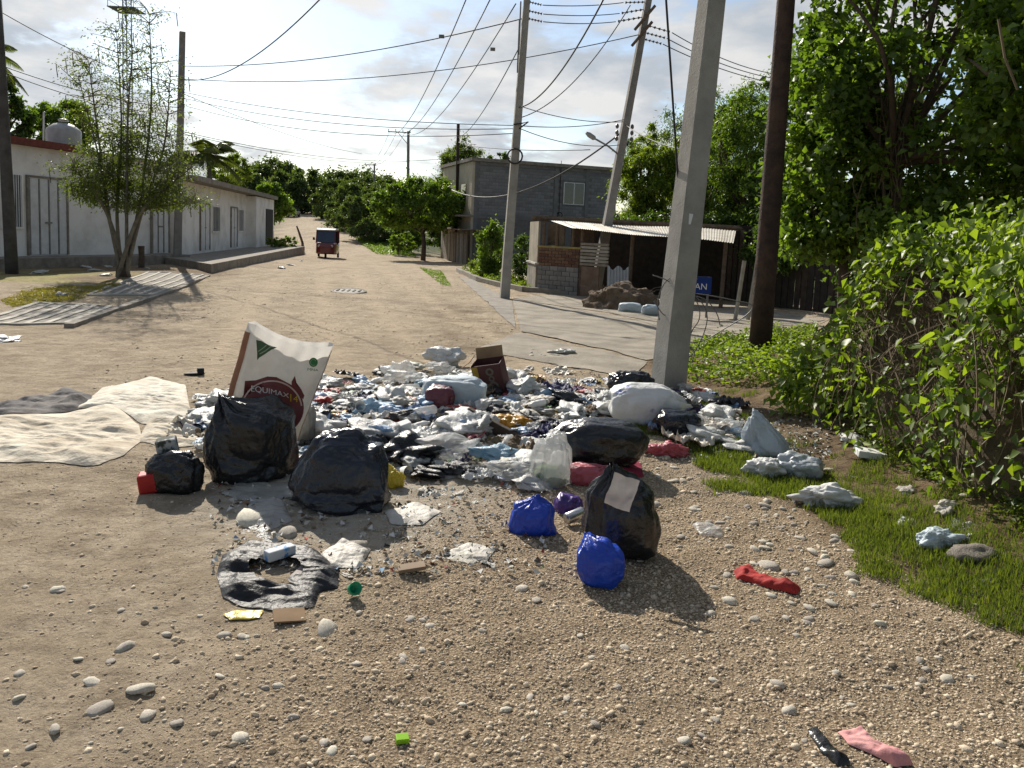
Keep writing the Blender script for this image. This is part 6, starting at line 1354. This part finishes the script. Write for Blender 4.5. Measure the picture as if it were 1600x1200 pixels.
bk2 = film('dull_black_film', (.016, .017, .019), (.03, .03, .033), rough=.42, spec=.45, rnd=.3); wf = film('white_film', (.66, .66, .63), (.52, .52, .49), rough=.4, rnd=.18, transl=.2); cf = film('creamy_film', (.58, .54, .46), (.44, .40, .33), rough=.5, rnd=.2, transl=.15)
lb = film('light_blue_film', (.24, .42, .62), (.40, .54, .66), rough=.35, transl=.2, rnd=.15); rd = film('red_film', (.42, .035, .035), (.30, .03, .03), rough=.4, rnd=.2)
gnf = film('green_film', (.06, .22, .09), (.13, .30, .08), rough=.4, rnd=.3); nv = film('navy_cloth', (.02, .025, .07), (.04, .04, .10), rough=.7, rnd=.3); pu = film('magenta_cloth', (.20, .03, .13), (.14, .02, .09), rough=.6, rnd=.2); br = mat('brown_rag', (.17, .12, .08), (.11, .08, .05), rough=.95, bump=.4, rnd=.25); pap = mat('white_paper', (.66, .65, .62), (.56, .55, .52), rough=.85, rnd=.12, transl=.2); foam2 = mat('white_foam', (.72, .72, .70), (.66, .66, .64), rough=.6, rnd=.08)
yl = film('yellow_scrap_film', (.55, .40, .05), (.45, .3, .04), rough=.4); og = mat('orange_peel', (.50, .16, .03), (.4, .12, .02), rough=.6); cdb = mat('litter_cardboard', (.30, .21, .125), (.22, .15, .09), rough=.9, rnd=.2)
KINDS = [  # name, category, label, meshes, material, size range, count, z scale
    ('plastic_bag', 'plastic bag', 'crumpled white plastic bag lying in the rubbish heap', CR, wf, (.08, .23), 105, .65), ('plastic_bag', 'plastic bag', 'crumpled cream plastic bag lying in the rubbish heap', CR, cf, (.08, .22), 52, .65),
    ('plastic_bag', 'plastic bag', 'small crumpled black plastic bag lying in the rubbish heap', CR, bk2, (.10, .24), 46, .65), ('plastic_bag', 'plastic bag', 'crumpled light blue plastic bag lying in the rubbish heap', CR, lb, (.12, .26), 32, .75),
    ('plastic_bag', 'plastic bag', 'crumpled clear plastic bag lying in the rubbish heap', CR, clear_f, (.10, .24), 26, .75), ('plastic_bag', 'plastic bag', 'crumpled red plastic bag lying in the rubbish heap', CR, rd, (.10, .20), 18, .7),
    ('plastic_bag', 'plastic bag', 'crumpled green plastic bag lying in the rubbish heap', CR, gnf, (.07, .15), 14, .7), ('plastic_bag', 'plastic bag', 'small yellow plastic bag lying in the rubbish heap', CR, yl, (.06, .13), 9, .7),
    ('film_sheet', 'plastic sheet', 'rumpled white plastic sheet lying flat in the heap', SH, wf, (.12, .32), 105, 1.25), ('film_sheet', 'plastic sheet', 'rumpled black plastic sheet lying flat in the heap', SH, bk2, (.14, .30), 26, 1.5), ('film_sheet', 'plastic sheet', 'rumpled clear plastic sheet lying flat in the heap', SH, clear_f, (.14, .30), 34, 1),
    ('rag', 'cloth', 'dirty brown rag in the rubbish heap', SH, br, (.18, .38), 30, 1.3), ('rag', 'cloth', 'dark navy rag in the rubbish heap', SH, nv, (.16, .36), 28, 1.4), ('rag', 'cloth', 'dark magenta rag in the rubbish heap', SH, pu, (.12, .22), 9, 1.4), ('rag', 'cloth', 'soft pink rag in the rubbish heap', SH, pink_f, (.10, .22), 9, 1.3),
    ('paper_sheet', 'paper', 'crumpled sheet of white paper in the rubbish heap', SH, pap, (.06, .17), 80, 1.2), ('bottle', 'bottle', 'empty clear plastic bottle lying in the rubbish heap', [BOT], clear_f, (.8, 1.15), 16, 1), ('bottle', 'bottle', 'empty white plastic bottle lying in the rubbish heap', [BOT], foam2, (.7, 1.1), 12, 1),
    ('foam_cup', 'cup', 'white foam cup lying in the rubbish heap', [CUP], foam2, (.8, 1.2), 20, 1), ('foam_plate', 'plate', 'white foam plate lying in the rubbish heap', [PLT], foam2, (.7, 1.1), 16, 1), ('cardboard_piece', 'cardboard', 'torn brown cardboard piece in the rubbish heap', [BOXD], cdb, (.10, .26), 20, .05), ('small_box', 'box', 'small white packet in the rubbish heap', [BOXD], pap, (.05, .10), 14, .5), ('wrapper', 'wrapper', 'colour-printed snack wrapper in the rubbish heap', SH, mat('printed_wrapper', (.45, .05, .05), (.55, .40, .08), scale=5, rough=.35, contrast=(.47, .53), rnd=.3), (.05, .13), 40, .8), ('wrapper', 'wrapper', 'blue and white printed wrapper in the rubbish heap', SH, mat('blue_wrapper', (.06, .18, .50), (.60, .62, .64), scale=5, rough=.35, contrast=(.47, .53), rnd=.3), (.06, .15), 40, .8), ('wrapper', 'wrapper', 'green printed wrapper in the rubbish heap', SH, mat('green_wrapper', (.08, .26, .07), (.55, .55, .30), scale=5, rough=.35, contrast=(.47, .53), rnd=.3), (.05, .12), 24, .8), ('plastic_bag', 'plastic bag', 'large slumped white plastic bag in the rubbish heap', CR, wf, (.28, .42), 16, .75), ('plastic_bag', 'plastic bag', 'large slumped clear plastic bag in the rubbish heap', CR, clear_f, (.26, .40), 9, .75), ('plastic_bag', 'plastic bag', 'large slumped black plastic bag in the rubbish heap', CR, black_f, (.26, .38), 7, .75), ('film_sheet', 'plastic sheet', 'large cream plastic sheet lying flat in the heap', SH, cf, (.34, .5), 12, 1.0), ('rag', 'cloth', 'faded blue rag in the rubbish heap', SH, mat('faded_blue', (.14, .20, .32), (.22, .28, .38), rough=.9), (.14, .30), 16, 1.3), ('peel', 'food waste', 'orange fruit peel in the rubbish heap', CR, og, (.05, .09), 8, .6)]
def litter(nm, cat, label, meshes, mt, size, zs, x, y, group, lift=0.0):
    me = rl.choice(meshes); s = rl.uniform(*size); o = bpy.data.objects.new(nm, me); COL.objects.link(o)
    if not me.materials: me.materials.append(mt)
    o.material_slots[0].link = 'OBJECT'; o.material_slots[0].material = mt
    o.scale = (s, s * rl.uniform(.7, 1.1), s * zs * rl.uniform(.75, 1.25)) if me is not BOT and me is not CUP and me is not PLT else (s, s, s)
    if me is BOXD: o.scale = (s, s * rl.uniform(.5, .9), s * zs)
    o.rotation_euler = (rl.uniform(-.18, .18), rl.uniform(-.18, .18), rl.uniform(0, 6.283)); o.location = (x, y, h1(x, y) - .008 + lift); tag(o, label, cat, group); return o
MARKS = [('feed sack', (420, 640)), ('wide slumped black bag', (590, 740)), ('cardboard box', (775, 610)), ('pale rolled sack', (700, 630)), ('stuffed white sack', (1000, 650)), ('thick concrete pole', (1080, 612)), ('translucent bag', (830, 745)), ('golden yellow bag', (800, 672)), ('lying black bag', (900, 668)), ('peaked pale sack', (1150, 680)), ('dark broken board', (745, 690)), ('small torn black bag', (300, 690)), ('grey tied sack', (500, 660)), ('bright yellow wrapper', (640, 740))]
MARKS = [(n_, gp(*q)) for n_, q in MARKS]
def near(x, y): return min(MARKS, key=lambda k: (k[1].x - x) ** 2 + (k[1].y - y) ** 2)[0]
def heap_xy():
    while True:
        x, y = rl.uniform(-3.2, 2.8), rl.uniform(4.8, 9.6)
        if inpoly(x, y) and rl.random() < min(1, max(.3, (9.0 - y) / 2.6)): return x, y
for nm, cat, label, me, mt, size, cnt, zs in KINDS:
    for i in range(cnt):
        x, y = heap_xy(); base_l = label.replace(' lying in the rubbish heap', '').replace(' in the rubbish heap', '').replace(' lying flat in the heap', ''); litter(nm, cat, base_l + ' in the heap close to the ' + near(x, y), me, mt, size, zs, x, y, label.replace(' lying in the rubbish heap', '').replace(' in the rubbish heap', '').replace(' lying flat in the heap', '') + 's of the heap', rl.uniform(0, .05) if rl.random() < .4 else 0)
# scattered scraps around the heap
OUT = [('paper_sheet', 'paper', 'small scrap of white paper trodden into the bare ground', SH, pap, (.04, .12), .5), ('film_sheet', 'plastic sheet', 'small scrap of grey film trodden into the bare ground', SH, grey_f, (.06, .16), .6), ('film_sheet', 'plastic sheet', 'little clear film scrap on the bare ground', SH, clear_f, (.06, .14), .7), ('plastic_bag', 'plastic bag', 'little dirty white bag on the bare ground', CR, cf, (.04, .10), .5)]
for i in range(70):
    k = OUT[i % 4]
    px, py = (rl.uniform(340, 840), rl.uniform(745, 900)) if i < 46 else ((rl.uniform(1060, 1330), rl.uniform(640, 720)) if i < 58 else (rl.uniform(40, 320), rl.uniform(585, 720)))
    p = gp(px, py); litter(k[0], k[1], k[2], k[3], k[4], k[5], k[6], p.x, p.y, k[2].split(' trodden')[0].split(' on the')[0] + 's around the heap')
for i in range(16):
    k = OUT[i % 4]; px = rl.uniform(1180, 1540); p = gp(px, 655 + (px - 1180) * .5 + rl.uniform(-15, 45))
    litter(k[0], k[1], ('white paper scrap', 'grey film scrap', 'clear film scrap', 'small dirty white bag')[i % 4] + ' in the weeds between grass and hedge', k[3], k[4], (.07, .17), 1.0, p.x, p.y, 'scraps in the weeds by the hedge')
# white litter along the far pavement and road edge
for i, (px, py) in enumerate(((170, 417), (165, 431), (150, 424), (135, 418), (60, 428), (230, 420), (95, 462), (10, 534), (455, 415), (440, 420), (470, 408), (612, 396), (880, 552), (1330, 690), (1160, 700))):
    p = gp(px, py); litter('plastic_bag', 'plastic bag', 'white litter lying along the pavement and road edge', CR, wf, (.18, .34), .45, p.x, p.y, 'white litter along the road edge')
# rubble on the concrete slab
for i in range(26):
    p = gp(rs.uniform(828, 884), rs.uniform(546, 557)); stone(p.x, p.y, rs.uniform(.02, .05))
# fine waste: countless shreds, one object
n = 5900; xy = np.array([heap_xy() for _ in range(4200)] + [((lambda p: (p.x, p.y))(gp(rl.uniform(330, 860), rl.uniform(730, 900)))) for _ in range(800)] + [((lambda p: (p.x, p.y))(gp(rl.uniform(1040, 1300), rl.uniform(640, 720)))) for _ in range(900)])
c = np.stack([xy[:, 0], xy[:, 1], H(xy[:, 0], xy[:, 1]) + rr.uniform(.003, .022, n)], 1); nr = unit(rr.normal(size=(n, 3)) * .5 + np.array([0, 0, 1.0]))
shm = bpy.data.materials.new('shreds'); shm.use_nodes = True; t = shm.node_tree; b = t.nodes['Principled BSDF']; b.inputs['Roughness'].default_value = .9; b.inputs['Specular IOR Level'].default_value = .1
an = N(t, 'ShaderNodeAttribute', attribute_name='rnd'); cr_ = N(t, 'ShaderNodeValToRGB'); cr_.color_ramp.interpolation = 'CONSTANT'; e = cr_.color_ramp.elements
for i, (pos_, col_) in enumerate(((0, (.60, .59, .55)), (.34, (.42, .38, .30)), (.62, (.20, .14, .09)), (.74, (.06, .055, .05)), (.80, (.45, .42, .36)), (.93, (.25, .36, .48)), (.96, (.36, .08, .06)), (.985, (.14, .2, .08)))):
    q = e[i] if i < 2 else e.new(pos_); q.position = pos_; q.color = (*col_, 1)
L(t, an.outputs['Fac'], cr_.inputs[0]); L(t, cr_.outputs[0], b.inputs['Base Color'])
tag(leaf_obj('shredded_waste', c, rr.normal(size=(n, 3)) * np.array([1, 1, .2]), nr, rr.uniform(.010, .05, n), rr.uniform(.010, .04, n), shm, rr, None, fold=.35), 'fine shredded waste strewn through the heap', 'waste', kind='stuff')
